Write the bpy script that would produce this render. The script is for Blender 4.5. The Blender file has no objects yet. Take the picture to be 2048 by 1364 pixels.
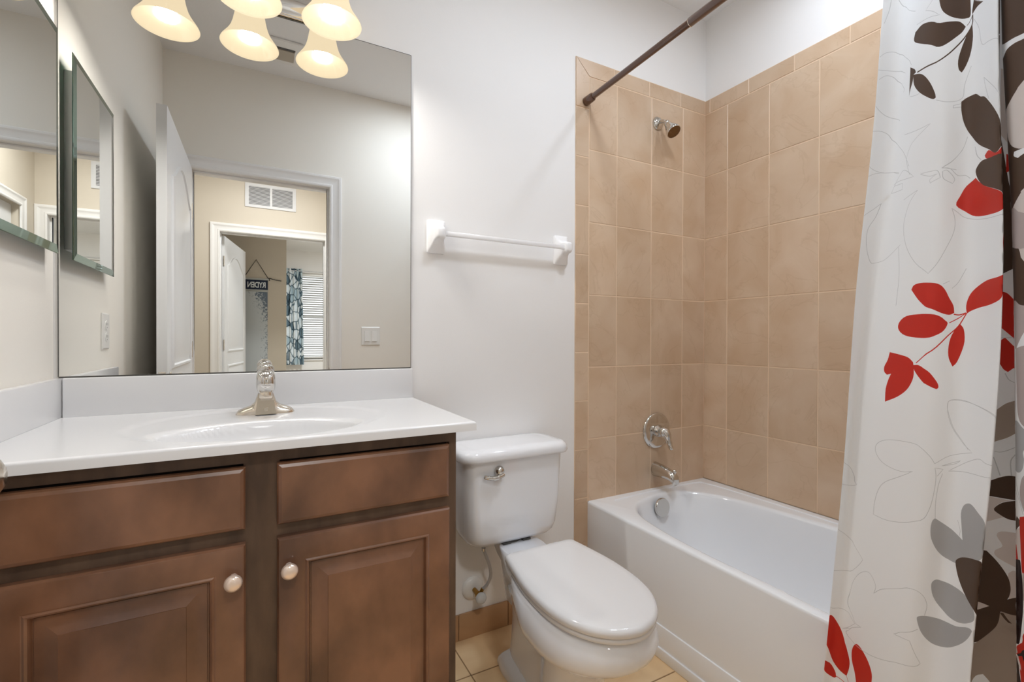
import bpy, bmesh, math, random
from mathutils import Vector, Matrix
from mathutils.geometry import delaunay_2d_cdt
random.seed(7)
SC = bpy.context.scene
COL = SC.collection
PI = math.pi

# ------------------------------------------------------------------ camera, world, exposure
YAW, PITCH, ROLL = math.radians(28.356), math.radians(-0.3294), math.radians(0.1634)
fw = Vector((math.sin(YAW)*math.cos(PITCH), math.cos(YAW)*math.cos(PITCH), math.sin(PITCH)))
rt = Vector((math.cos(YAW), -math.sin(YAW), 0)); up = rt.cross(fw)
rt2 = rt*math.cos(ROLL)+up*math.sin(ROLL); up2 = -rt*math.sin(ROLL)+up*math.cos(ROLL)
cam_d = bpy.data.cameras.new('camera'); cam = bpy.data.objects.new('camera', cam_d); COL.objects.link(cam)
cam_d.sensor_width = 36.0; cam_d.lens = 938.88/2048*36.0; cam_d.clip_start = 0.02
M = Matrix((rt2, up2, -fw)).transposed().to_4x4(); M.translation = Vector((0.4522, -1.6142, 1.1163))
cam.matrix_world = M
SC.camera = cam

world = bpy.data.worlds.new('world'); SC.world = world; world.use_nodes = True
wb = world.node_tree.nodes['Background']; wb.inputs[0].default_value = (0.93, 0.97, 1.0, 1); wb.inputs[1].default_value = 1.5
SC.view_settings.view_transform = 'Standard'; SC.view_settings.look = 'None'
SC.view_settings.gamma = 1.0; SC.view_settings.exposure = 0.55; SC.view_settings.use_curve_mapping = False
BULB = 240.0
TUBL = 86.0
ROOM_FILL = 50.0
HALL_FILL = 60.0
BED_FILL = 110.0
SC.cycles.max_bounces = 10; SC.cycles.diffuse_bounces = 8; SC.cycles.glossy_bounces = 6
SC.cycles.transmission_bounces = 6; SC.cycles.sample_clamp_indirect = 6.0
SC.cycles.caustics_reflective = False; SC.cycles.caustics_refractive = False

# ------------------------------------------------------------------ materials
def s2l(c): return tuple(((v/255)/12.92 if v/255 <= .04045 else ((v/255+.055)/1.055)**2.4) for v in c)
MATS = {}
def mat(name, rgb=(200,200,200), rough=.5, metal=0.0, spec=.5, coat=0.0, noise=None, bump=None, sub=0.0, emit=None, lin=False):
    m = bpy.data.materials.new(name); m.use_nodes = True; nt = m.node_tree; b = nt.nodes['Principled BSDF']
    c = rgb if lin else s2l(rgb)
    b.inputs['Base Color'].default_value = (*c, 1); b.inputs['Roughness'].default_value = rough
    b.inputs['Metallic'].default_value = metal; b.inputs['Specular IOR Level'].default_value = spec
    b.inputs['Coat Weight'].default_value = coat; b.inputs['Coat Roughness'].default_value = .06
    if emit: b.inputs['Emission Color'].default_value = (*emit[0], 1); b.inputs['Emission Strength'].default_value = emit[1]
    tc = nt.nodes.new('ShaderNodeNewGeometry')
    if noise:   # (scale xyz, detail, rgb2, lo, hi)
        mp = nt.nodes.new('ShaderNodeMapping'); mp.inputs['Scale'].default_value = noise[0]
        nt.links.new(tc.outputs['Position'], mp.inputs[0])
        nz = nt.nodes.new('ShaderNodeTexNoise'); nz.inputs['Scale'].default_value = 1; nz.inputs['Detail'].default_value = noise[1]
        nt.links.new(mp.outputs[0], nz.inputs['Vector'])
        rp = nt.nodes.new('ShaderNodeValToRGB'); rp.color_ramp.elements[0].position = noise[3]; rp.color_ramp.elements[1].position = noise[4]
        rp.color_ramp.elements[0].color = (*c, 1); rp.color_ramp.elements[1].color = (*s2l(noise[2]), 1)
        nt.links.new(nz.outputs[0], rp.inputs[0]); nt.links.new(rp.outputs[0], b.inputs['Base Color'])
    if bump:    # (scale, strength, distance)
        nz2 = nt.nodes.new('ShaderNodeTexNoise'); nz2.inputs['Scale'].default_value = bump[0]; nz2.inputs['Detail'].default_value = 3
        nt.links.new(tc.outputs['Position'], nz2.inputs['Vector'])
        bp = nt.nodes.new('ShaderNodeBump'); bp.inputs['Strength'].default_value = bump[1]; bp.inputs['Distance'].default_value = bump[2]
        nt.links.new(nz2.outputs[0], bp.inputs['Height']); nt.links.new(bp.outputs[0], b.inputs['Normal'])
    MATS[name] = m; return m
wall_paint = mat("wall_paint", (235,234,233), .62, spec=.35, bump=(260,.08,.002))  # same paint as the warm walls; cool cast of the light put in
wall_warm = mat('wall_paint_warm', (236,232,224), .62, spec=.35, bump=(260,.08,.002))
wall_hall = mat('wall_hall_paint', (206,197,183), .7, spec=.3, bump=(260,.08,.002))
ceil_paint = mat('ceiling_paint', (234,234,234), .8, spec=.2, bump=(90,.15,.003))
trim_white = mat('trim_white', (234,233,232), .28, spec=.5)
door_white = mat('door_white', (228,229,231), .3, spec=.5, bump=(140,.06,.001))
porcelain = mat('porcelain', (230,232,236), .07, spec=.5, coat=.5)
seat_white = mat('seat_plastic', (222,222,223), .12, spec=.5)
acrylic = mat('tub_enamel', (233,236,240), .12, spec=.5, coat=.3)
marble = mat('cultured_marble', (222,222,223), .2, spec=.45, coat=.12)
ceramic = mat('white_ceramic', (240,240,241), .12, spec=.5)
plastic = mat('white_plastic', (232,231,228), .3)
chrome = mat('chrome', (212,209,204), .06, metal=1)
nickel = mat('brushed_nickel', (222,212,198), .2, metal=1)
chrome_dark = mat('chrome_seam', (90,80,70), .25, metal=1)
pearl = mat('pearl_knob', (242,222,206), .16, metal=.55, coat=.5)
brass = mat('brass', (165,125,60), .3, metal=1)
braid = mat('braided_hose', (200,200,202), .35, metal=.5, bump=(900,.5,.002))
clearknob = mat('valve_knob', (215,218,220), .15)
mirror_m = mat('mirror_silver', (238,239,237), .0, metal=1)
bevel_m = mat('mirror_bevel', (120,142,128), .02, metal=1)
edge_green = mat('glass_edge', (40,92,80), .1, spec=.8, coat=.5)
dark_edge = mat('mirror_back_edge', (70,68,64), .4)
rod_brown = mat('rod_bronze', (84,50,28), .22, metal=.3, coat=1.0)
wood = mat('stained_maple', (88,59,42), .30, spec=.5, coat=.35, noise=((7,9,4.5),7,(134,94,69),.34,.66))
wood_frame = mat('stained_maple_frame', (76,58,46), .42, spec=.4, noise=((26,9,7),7,(102,80,63),.32,.70))
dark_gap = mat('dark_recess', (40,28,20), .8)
floor_m = mat('floor_tile', (216,178,130), .34, noise=((2.5,7,5),6,(234,206,164),.3,.72))
base_tile = mat('base_tile', (172,134,98), .4, noise=((5,5,9),4,(190,152,115),.3,.7))
carpet = mat('carpet', (186,176,160), .95, bump=(300,.5,.01))
grout = mat('grout', (224,198,170), .8)
vent_m = mat('vent_grey', (206,206,208), .5)
vent_dark = mat('vent_shadow', (92,90,88), .8)
lens_tan = mat('fan_lens', (176,166,150), .4)
navy = mat('navy_felt', (30,42,66), .8)
cord_m = mat('black_cord', (20,20,22), .7)
letter_m = mat('letter_white', (222,228,232), .7)
dowel_m = mat('dowel_grey', (190,194,194), .6)
glass_m = bpy.data.materials.new('window_glass'); glass_m.use_nodes = True
gb = glass_m.node_tree.nodes['Principled BSDF']; gb.inputs['Transmission Weight'].default_value = 1; gb.inputs['Roughness'].default_value = 0; gb.inputs['IOR'].default_value = 1.02
bulb_m = mat('bulb_glow', (255,255,255), .5, emit=((1.0,.96,.91), BULB))
tubl_m = mat('light_lens', (255,255,255), .5, emit=((.88,.97,1.09), TUBL))
room_fill_m = mat('room_fill_lens', (255,255,255), .5, emit=((.88,.97,1.09), ROOM_FILL))
hall_fill_m = mat('hall_fill_lens', (255,255,255), .5, emit=((.97,.98,.98), HALL_FILL))
bed_fill_m = mat('bed_fill_lens', (255,255,255), .5, emit=((.93,.98,1.03), BED_FILL))
# frosted amber glass of the shades: diffuse + translucent, the bulb's glow put in as emission
shade_m = bpy.data.materials.new('frosted_shade'); shade_m.use_nodes = True
nt = shade_m.node_tree; nt.nodes.remove(nt.nodes['Principled BSDF']); out = nt.nodes['Material Output']
d1 = nt.nodes.new('ShaderNodeBsdfDiffuse'); d1.inputs[0].default_value = (*s2l((250,228,188)), 1)
d2 = nt.nodes.new('ShaderNodeBsdfTranslucent'); d2.inputs[0].default_value = (*s2l((255,232,190)), 1)
gl = nt.nodes.new('ShaderNodeBsdfGlossy'); gl.inputs['Roughness'].default_value = .15
em = nt.nodes.new('ShaderNodeEmission'); em.inputs[0].default_value = (1.0,.81,.54,1); em.inputs[1].default_value = .70
mx = nt.nodes.new('ShaderNodeMixShader'); mx.inputs[0].default_value = .18
mx2 = nt.nodes.new('ShaderNodeMixShader'); mx2.inputs[0].default_value = .04; ad = nt.nodes.new('ShaderNodeAddShader')
dsc = nt.nodes.new('ShaderNodeMixShader'); dsc.inputs[0].default_value = .006
dk = nt.nodes.new('ShaderNodeBsdfDiffuse'); dk.inputs[0].default_value = (0.0005,.0004,.0003,1)
nt.links.new(d1.outputs[0], mx.inputs[1]); nt.links.new(d2.outputs[0], mx.inputs[2])
nt.links.new(dk.outputs[0], dsc.inputs[1]); nt.links.new(mx.outputs[0], dsc.inputs[2])
nt.links.new(dsc.outputs[0], mx2.inputs[1]); nt.links.new(gl.outputs[0], mx2.inputs[2])
nt.links.new(mx2.outputs[0], ad.inputs[0]); nt.links.new(em.outputs[0], ad.inputs[1]); nt.links.new(ad.outputs[0], out.inputs[0])
# glazed wall tile: veined, a little different on every tile
tile_m = bpy.data.materials.new('wall_tile'); tile_m.use_nodes = True
nt = tile_m.node_tree; b = nt.nodes['Principled BSDF']; b.inputs['Roughness'].default_value = .33; b.inputs['Specular IOR Level'].default_value = .45
geo = nt.nodes.new('ShaderNodeNewGeometry')
addv = nt.nodes.new('ShaderNodeVectorMath'); addv.operation = 'MULTIPLY_ADD'
comb = nt.nodes.new('ShaderNodeCombineXYZ')
for k in range(3): nt.links.new(geo.outputs['Random Per Island'], comb.inputs[k])
nt.links.new(comb.outputs[0], addv.inputs[0]); addv.inputs[1].default_value = (31,17,23); nt.links.new(geo.outputs['Position'], addv.inputs[2])
n1 = nt.nodes.new('ShaderNodeTexNoise'); n1.inputs['Scale'].default_value = 5.5; n1.inputs['Detail'].default_value = 7; n1.inputs['Distortion'].default_value = .6
nt.links.new(addv.outputs[0], n1.inputs['Vector'])
r1 = nt.nodes.new('ShaderNodeValToRGB'); cr_ = r1.color_ramp
cr_.elements[0].position = .28; cr_.elements[0].color = (*s2l((194,165,136)), 1); cr_.elements[1].position = .72; cr_.elements[1].color = (*s2l((210,187,162)), 1)
nt.links.new(n1.outputs[0], r1.inputs[0])
n2 = nt.nodes.new('ShaderNodeTexNoise'); n2.inputs['Scale'].default_value = 3.4; n2.inputs['Detail'].default_value = 5; n2.inputs['Distortion'].default_value = 1.6
nt.links.new(addv.outputs[0], n2.inputs['Vector'])
r2 = nt.nodes.new('ShaderNodeValToRGB'); r2.color_ramp.elements[0].position = .485; r2.color_ramp.elements[0].color = (1,1,1,1)
r2.color_ramp.elements[1].position = .515; r2.color_ramp.elements[1].color = (1,1,1,1); e_ = r2.color_ramp.elements.new(.5); e_.color = (.88,.85,.82,1)
nt.links.new(n2.outputs[0], r2.inputs[0])
mm = nt.nodes.new('ShaderNodeMix'); mm.data_type = 'RGBA'; mm.blend_type = 'MULTIPLY'; mm.inputs['Factor'].default_value = .55
nt.links.new(r1.outputs[0], mm.inputs[6]); nt.links.new(r2.outputs[0], mm.inputs[7])
hs = nt.nodes.new('ShaderNodeHueSaturation'); mr = nt.nodes.new('ShaderNodeMapRange'); mr.inputs[3].default_value = .95; mr.inputs[4].default_value = 1.05
nt.links.new(geo.outputs['Random Per Island'], mr.inputs[0]); nt.links.new(mr.outputs[0], hs.inputs['Value']); nt.links.new(mm.outputs[2], hs.inputs['Color'])
nt.links.new(hs.outputs[0], b.inputs['Base Color'])
bpn = nt.nodes.new('ShaderNodeBump'); bpn.inputs['Strength'].default_value = .12; bpn.inputs['Distance'].default_value = .004
nt.links.new(n1.outputs[0], bpn.inputs['Height']); nt.links.new(bpn.outputs[0], b.inputs['Normal'])

# ------------------------------------------------------------------ mesh helpers (all in world coordinates)
ORG = {}
class MB:
    def __init__(s): s.v = []; s.f = []; s.mi = []
    def add(s, vs, fs, mi=0):
        n = len(s.v); s.v += [tuple(v) for v in vs]; s.f += [tuple(i+n for i in f) for f in fs]; s.mi += [mi]*len(fs); return s
    def box(s, x0, x1, y0, y1, z0, z1, bev=0.0, mi=0, seg=2):
        bm = bmesh.new(); bmesh.ops.create_cube(bm, size=1)
        for v in bm.verts: v.co = Vector(((x0+x1)/2+v.co.x*(x1-x0), (y0+y1)/2+v.co.y*(y1-y0), (z0+z1)/2+v.co.z*(z1-z0)))
        if bev > 0: bmesh.ops.bevel(bm, geom=bm.edges[:], offset=bev, segments=seg, affect='EDGES', profile=.5)
        bm.verts.index_update(); s.add([v.co[:] for v in bm.verts], [[v.index for v in f.verts] for f in bm.faces], mi); bm.free(); return s
    def loft(s, rings, cap0=True, cap1=True, closed=True, mi=0):
        n = len(rings[0]); vs = [p for r in rings for p in r]; fs = []
        for i in range(len(rings)-1):
            for j in range(n if closed else n-1):
                k = (j+1) % n; fs.append((i*n+j, i*n+k, (i+1)*n+k, (i+1)*n+j))
        if cap0: fs.append(tuple(reversed(range(n))))
        if cap1: fs.append(tuple((len(rings)-1)*n+j for j in range(n)))
        return s.add(vs, fs, mi)
    def lathe(s, prof, c=(0,0,0), axis=(0,0,1), n=32, mi=0, cap0=False, cap1=False):
        a = Vector(axis).normalized(); u = a.orthogonal().normalized(); w = a.cross(u); c = Vector(c)
        rings = [[(c+a*h+(u*math.cos(2*PI*k/n)+w*math.sin(2*PI*k/n))*max(r,1e-5))[:] for k in range(n)] for r, h in prof]
        return s.loft(rings, cap0, cap1, mi=mi)
    def tube(s, pts, rad, n=12, mi=0, caps=True):
        pts = [Vector(p) for p in pts]; rads = rad if isinstance(rad, (list, tuple)) else [rad]*len(pts)
        t0 = (pts[1]-pts[0]).normalized(); u = t0.orthogonal().normalized(); rings = []
        for i, p in enumerate(pts):
            t = (pts[min(i+1,len(pts)-1)]-pts[max(i-1,0)]).normalized(); u = (u-t*u.dot(t)).normalized(); w = t.cross(u)
            rings.append([(p+(u*math.cos(2*PI*k/n)+w*math.sin(2*PI*k/n))*rads[i])[:] for k in range(n)])
        return s.loft(rings, caps, caps, mi=mi)
    def rects(s, o, U, V, N, w, h, rings, mi=0, cap=True):
        # nested rectangles: rings = [(inset, height)], o = corner
        o, U, V, N = map(Vector, (o, U, V, N)); R = []
        for ins, ht in rings:
            R.append([(o+U*a+V*b+N*ht)[:] for a, b in ((ins,ins),(w-ins,ins),(w-ins,h-ins),(ins,h-ins))])
        return s.loft(R, False, cap, mi=mi)
def obj(name, mb, m, parent=None, smooth=35, **tags):
    org = ORG.get(parent.name) if parent else None
    if org is None:
        xs = [v[0] for v in mb.v]; ys = [v[1] for v in mb.v]; zs = [v[2] for v in mb.v]
        org = Vector(((min(xs)+max(xs))/2, (min(ys)+max(ys))/2, min(zs)))
    me = bpy.data.meshes.new(name); me.from_pydata([(v[0]-org.x, v[1]-org.y, v[2]-org.z) for v in mb.v], [], mb.f)
    for mm_ in (m if isinstance(m, (list, tuple)) else [m]): me.materials.append(mm_)
    me.polygons.foreach_set('material_index', mb.mi)
    bm = bmesh.new(); bm.from_mesh(me); bmesh.ops.remove_doubles(bm, verts=bm.verts, dist=1e-6); bmesh.ops.recalc_face_normals(bm, faces=bm.faces); bm.to_mesh(me); bm.free()
    if smooth: me.shade_smooth(); me.set_sharp_from_angle(angle=math.radians(smooth))
    o = bpy.data.objects.new(name, me); COL.objects.link(o)
    if parent: o.parent = parent
    else: o.location = org
    ORG[o.name] = org
    for k, v in tags.items(): o[k] = v
    return o
def thing(name, label, cat, loc, group=None):
    o = bpy.data.objects.new(name, None); COL.objects.link(o); o.location = loc; o.empty_display_size = .05
    o['label'] = label; o['category'] = cat
    if group: o['group'] = group
    ORG[o.name] = Vector(loc); return o
def struct(name, mb, m, parent=None, smooth=35):
    o = obj(name, mb, m, parent, smooth)
    if not parent: o['kind'] = 'structure'
    return o
def bz(pts, n=8):      # catmull-rom through points
    P = [Vector(p) for p in pts]; out = []
    for i in range(len(P)-1):
        a, b, c, d = P[max(i-1,0)], P[i], P[i+1], P[min(i+2,len(P)-1)]
        for k in range(n):
            t = k/n; out.append(.5*((2*b)+(-a+c)*t+(2*a-5*b+4*c-d)*t*t+(-a+3*b-3*c+d)*t**3))
    out.append(P[-1]); return out

# ------------------------------------------------------------------ the room
LX, RX, FY, H = -.010, 2.420, -1.5695, 2.70
TY = .12
struct('wall_back', MB().box(LX-.12, RX+.12, 0, .12, -.05, H+.05), wall_paint)
struct('wall_left', MB().box(LX-.12, LX, FY-.12, 0, -.05, H+.05), wall_warm)
struct('wall_right', MB().box(RX, RX+.12, FY-.12, 0, -.05, H+.05), wall_paint)
OX0, OX1, OZ = .1163, .8488, 2.0685
w = MB().box(LX, OX0-.012, FY-.12, FY, -.05, H+.05).box(OX1+.012, RX, FY-.12, FY, -.05, H+.05).box(OX0-.012, OX1+.012, FY-.12, FY, OZ+.012, H+.05)
struct('wall_front', w, wall_warm)
struct('floor', MB().box(LX, RX, FY-.12, 0, -.06, 0).box(-1.2, 2.6, -3.43, FY-.12, -.06, -.001, mi=1).box(-1.2, 3.4, -7.9, -3.43, -.06, -.001, mi=1), [floor_m, carpet])
struct('ceiling', MB().box(LX, RX, FY-.12, 0, H, H+.08).box(-1.2, 2.6, -3.43, FY-.12, H, H+.08).box(-1.2, 3.4, -7.9, -3.43, H, H+.08), ceil_paint)
# floor tile joints (grooved grout lines as thin strips let into the floor surface)
g = MB()
for x in (1.071+.305*k for k in range(-3,5)):
    if LX < x < 1.68: g.box(x-.002, x+.002, FY, 0, -.002, .0006)
for y in (-.19-.305*k for k in range(0,5)):
    if y > FY: g.box(LX, 1.68, y-.002, y+.002, -.002, .0006)
struct('trim_1', g, mat('floor_grout', (150,120,86), .8))
# baseboard of the same brown tile
g = MB()
xs = [.93, 1.10, 1.305, 1.51, 1.6215]
for a, b_ in zip(xs[:-1], xs[1:]): g.box(a+.001, b_-.001, -.009, 0, 0, .0955, .0015)
struct('baseboard_back', g, base_tile)
# hall and bedroom shells
HY = -3.3175; BOX0, BOX1, BOZ = .1475, 1.0257, 2.065
struct('wall_hall', MB().box(-1.2, BOX0-.012, HY-.115, HY, -.05, H+.05).box(BOX1+.012, 3.3, HY-.115, HY, -.05, H+.05).box(BOX0-.012, BOX1+.012, HY-.115, HY, BOZ+.012, H+.05)
       .box(-1.2, LX-.12, FY-.12, FY, -.05, H+.05).box(-1.32, -1.2, HY-.115, FY, -.05, H+.05).box(1.101, 1.221, HY, -3.075, -.05, H+.05).box(1.101, 1.221, -2.315, FY-.12, -.05, H+.05).box(1.101, 1.221, -3.075, -2.315, 2.077, H+.05), wall_hall)
WX0, WX1, WZ0, WZ1 = 1.02, 1.94, .72, 2.30; WY = -7.78
struct('wall_bedroom', MB().box(.74, WX0, WY-.12, WY, -.05, H+.05).box(WX1, 3.3, WY-.12, WY, -.05, H+.05).box(WX0, WX1, WY-.12, WY, -.05, WZ0).box(WX0, WX1, WY-.12, WY, WZ1, H+.05)
       .box(3.3, 3.42, WY, HY-.115, -.05, H+.05).box(-1.32, -1.2, -4.6, HY-.115, -.05, H+.05), wall_paint)
struct('wall_closet', MB().box(-1.2, .7435, WY, -4.6, -.05, H+.05), wall_hall)
# window
wn = struct('window_1', MB().box(WX0, WX1, WY-.10, WY-.06, WZ0, WZ0+.05).box(WX0, WX1, WY-.10, WY-.06, WZ1-.05, WZ1).box(WX0, WX0+.04, WY-.10, WY-.06, WZ0, WZ1).box(WX1-.04, WX1, WY-.10, WY-.06, WZ0, WZ1).box(WX0, WX1, WY-.10, WY-.06, 1.49, 1.53), trim_white)
obj('window_glass', MB().box(WX0+.02, WX1-.02, WY-.083, WY-.079, WZ0+.02, WZ1-.02), glass_m, wn)
obj('window_sill', MB().box(WX0-.04, WX1+.04, WY-.06, WY+.03, WZ0-.025, WZ0, .004), trim_white, wn)

def casing(name, x0, x1, zt, y, s, wd=.0703):
    # mitred door casing swept round the three sides of an opening; s = +1 faces +Y
    prof = [(0,0),(0,.009),(.006,.012),(.014,.012),(.018,.009),(.034,.010),(.048,.014),(.056,.018),(wd-.004,.018),(wd,.014),(wd,0)]
    R = [[(x0-o, y+s*p, 0) for o, p in prof], [(x0-o, y+s*p, zt+o) for o, p in prof], [(x1+o, y+s*p, zt+o) for o, p in prof], [(x1+o, y+s*p, 0) for o, p in prof]]
    return struct(name, MB().loft(R), trim_white, smooth=20)
casing('trim_2', OX0, OX1, OZ, FY, 1); casing('trim_3', OX0, OX1, OZ, FY-.12, -1)
casing('trim_4', BOX0, BOX1, BOZ, HY, 1, .0745)
cs = casing('trim_7', -3.063, -2.327, 2.065, 0, 1); cs.matrix_world = Matrix.Translation((1.101, 0, 0)) @ Matrix.Rotation(PI/2, 4, 'Z') @ Matrix.Translation(ORG[cs.name])
def jamb(name, x0, x1, zt, ya, yb, stop):
    m_ = MB().box(x0-.012, x0, ya, yb, 0, zt+.012).box(x1, x1+.012, ya, yb, 0, zt+.012).box(x0, x1, ya, yb, zt, zt+.012)
    m_.box(x0, x0+.01, stop-.035, stop, 0, zt, .002).box(x1-.01, x1, stop-.035, stop, 0, zt, .002).box(x0+.01, x1-.01, stop-.035, stop, zt-.01, zt, .002)
    return struct(name, m_, trim_white)
jm = jamb('trim_5', OX0, OX1, OZ, FY-.12, FY, FY-.04)
obj('strike_plate', MB().box(OX1-.0025, OX1, FY-.032, FY-.006, .86, .925, .001), nickel, jm, label='nickel latch strike plate let into the door jamb')
jamb('trim_6', BOX0, BOX1, BOZ, HY-.115, HY, HY-.05)

# ---- panelled doors
def door(name, o, U, N, w_, z1, knob=True):
    # o = hinge corner on the floor, U along the width, N = face normal; thickness .036 behind the face
    o, U, N = Vector(o), Vector(U).normalized(), Vector(N).normalized(); Z = Vector((0,0,1)); th = .036
    mb = MB(); P = lambda a, z, d: (o+U*a+Z*z+N*d)[:]
    mb.loft([[P(0,.01,-th), P(w_,.01,-th), P(w_,.01,0), P(0,.01,0)], [P(0,z1,-th), P(w_,z1,-th), P(w_,z1,0), P(0,z1,0)]])
    d = struct(name, mb, door_white)
    def panel(za, zb, arch):
        a0, a1 = .105, w_-.105; out = [(a0, za), (a1, za), (a1, zb-(.12 if arch else 0))]
        if arch:
            n = 14
            for k in range(1, n):
                t = k/n; x = a1+(a0-a1)*t; s_ = math.sin(PI*t); out.append((x, zb-.12+.12*s_**1.5))
            out.append((a0, zb-.12))
        else: out.append((a0, zb))
        cx, cz = (a0+a1)/2, (za+zb)/2; hw, hh = (a1-a0)/2, (zb-za)/2
        rings = []
        for ins, ht in ((0,-.0005),(.006,.008),(.016,.009),(.022,.002),(.030,.0015),(.055,.008)):
            rings.append([P(cx+(x-cx)*(1-ins/hw), cz+(z-cz)*(1-ins/hh), ht) for x, z in out])
        return MB().loft(rings, False, True)
    obj('door_panel', panel(.98, z1-.13, True), door_white, d, smooth=25)
    obj('door_panel', panel(.22, .86, False), door_white, d, smooth=25)
    if knob:
        for sgn, off in ((1,0),(-1,-th)):
            k = P(w_-.06, .9425, off); ax = N*sgn
            kb = obj('door_knob', MB().lathe([(0,0),(.029,0),(.031,.003),(.028,.006),(.014,.009),(.010,.016),(.011,.021),(.020,.027),(.0245,.034),(.0235,.043),(.015,.0485),(0,.050)], k, ax, 28), nickel, d)
        obj('latch_plate', MB().loft([[P(w_, .91, -.030), P(w_, .91, -.006), P(w_, .975, -.006), P(w_, .975, -.030)], [P(w_+.0015, .912, -.028), P(w_+.0015, .912, -.008), P(w_+.0015, .973, -.008), P(w_+.0015, .973, -.028)]]), nickel, d)
    for z in (.25, 1.05, 1.82):
        hb = MB().lathe([(.006,-.045),(.006,.045)], P(-.004, z, -.004), (0,0,1), 10, cap0=True, cap1=True)
        obj('hinge', hb, nickel, d)
    return d
door('door_1', (.1244, -1.552, 0), (0,1,0), (1,0,0), .807, 2.061)
door('door_3', (1.145, -3.060, 0), (0,1,0), (-1,0,0), .730, 2.062)
door('door_2', (.176, -3.447, 0), (.1715,-.985,0), (.985,.1715,0), .872, 2.05, knob=False)

# ---- wall tile: bevelled tiles on a grout bed
def tiles(name, rects, plane, axis, parentname, bed):
    mb = MB(); g = .0016; th = .006
    for (a0, a1, z0, z1) in rects:
        a0 += g; a1 -= g; z0 += g; z1 -= g
        if a1-a0 < .004 or z1-z0 < .004: continue
        R = []
        for ins, ht in ((0,0),(0,th-.0015),(.0018,th)):
            pts = [(a0+ins, z0+ins), (a1-ins, z0+ins), (a1-ins, z1-ins), (a0+ins, z1-ins)]
            R.append([(a, plane-ht, z) if axis == 'y' else (plane-ht, a, z) for a, z in pts])
        mb.loft(R, False, True)
    o = struct(name, mb, tile_m, smooth=0)
    bed.mi = [0]*len(bed.f); obj('grout_bed', bed, grout, o, smooth=0)
    return o
ZR = [2.2311, 1.9220, 1.6125, 1.3030, .9945, .6865, .3780, .0700]
CB = [1.6925, 1.8463, 2.0516, 2.2567, 2.4130]
rc = []
zb = ZR[:6]+[.420]
for i in range(4):
    for k in range(6): rc.append((CB[i], CB[i+1], zb[k+1], zb[k]))
for k in range(11): rc.append((1.6215, 1.6925, max(2.0925-.2068*(k+1),0), 2.0925-.2068*k))
tb = [1.6925, 1.8303, 2.0379, 2.2391, 2.4130]
for i in range(1,4): rc.append((tb[i], tb[i+1], 2.2311, 2.3009))
tl = tiles('wall_back_tile', rc, .001, 'y', None, MB().box(1.6225, 2.4195, -.0038, -.0002, .4203, 2.3000).box(1.6225, 1.6915, -.0038, -.0002, .002, .4203))
# mitred corner tiles at the top left of the border
mt = MB()
for pts in ([(1.6231,2.0941),(1.6909,2.0941),(1.6909,2.2295),(1.6231,2.2983)], [(1.6237,2.2993),(1.6929,2.2327),(1.8287,2.2327),(1.8287,2.2993)]):
    mt.loft([[(x,.001,z) for x,z in pts], [(x,-.0045,z) for x,z in pts], [((x-1.68)*.995+1.68,-.006,(z-2.22)*.99+2.22) for x,z in pts]], False, True)
obj('border_tile', mt, tile_m, tl, smooth=0)
rc = []
ys = [0.0, -.1328, -.3398, -.5469, -.7539, -.9609, -1.1679, -1.3749, -1.5695]
for i in range(8):
    for k in range(6): rc.append((ys[i+1], ys[i], zb[k+1], zb[k]))
yt = [0.0, -.0324, -.2400, -.4474, -.6550, -.8620, -1.0690, -1.2760, -1.4830, -1.5695]
for i in range(9): rc.append((yt[i+1], yt[i], 2.2311, 2.3009))
tiles('wall_right_tile', rc, 2.4195, 'x', None, MB().box(2.4150, 2.4198, FY, -.006, .4203, 2.3000))
# ------------------------------------------------------------------ mirrors
t = thing('wall_mirror', 'large frameless wall mirror above the countertop', 'mirror', (.46, -.002, 1.0141))
obj('mirror_glass', MB().rects((.0008, -.0005, 1.0141), (1,0,0), (0,0,1), (0,-1,0), .9186, 1.0854, [(0,0),(0,.0022),(.0004,.0027)]), mirror_m, t, smooth=0)
e = MB().box(.0008, .9194, -.0046, -.0003, 1.0112, 1.0145).box(-.0006, .0012, -.0040, -.0003, 1.0141, 2.0995).box(.9190, .9204, -.0036, -.0003, 1.0141, 2.0995).box(.0008, .9194, -.0036, -.0003, 2.0992, 2.1006)
obj('mirror_edge', e, dark_edge, t, smooth=0, label='dark thin edge around the mirror glass')
t = thing('medicine_cabinet', 'wall cabinet with a slant-edged mirror door on the left wall', 'medicine cabinet', (0, -.26, 1.3225))
obj('cabinet_body', MB().box(LX, .0135, -.437, -.082, 1.352, 1.838, .002), trim_white, t)
X0 = .0140
gd = MB().box(X0, X0+.0012, -.457, -.057, 1.3225, 1.877)
obj('glass_edge', gd, edge_green, t, smooth=0, label='green cut edge of the mirror glass')
obj('mirror_glass', MB().rects((X0+.0012, -.437, 1.3425), (0,1,0), (0,0,1), (1,0,0), .360, .5145, [(0,.0033),(.001,.0033)]), mirror_m, t, smooth=0)
R = [[(X0+.0012+h_, y, z) for y, z in ((-.457+i_,1.3225+i_),(-.057-i_,1.3225+i_),(-.057-i_,1.877-i_),(-.457+i_,1.877-i_))] for i_, h_ in ((0,.0004),(.001,.0010),(.0202,.0033))]
obj('bevelled_border', MB().loft(R, False, False), bevel_m, t, smooth=0, label='slanted border of the mirror glass')

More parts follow.
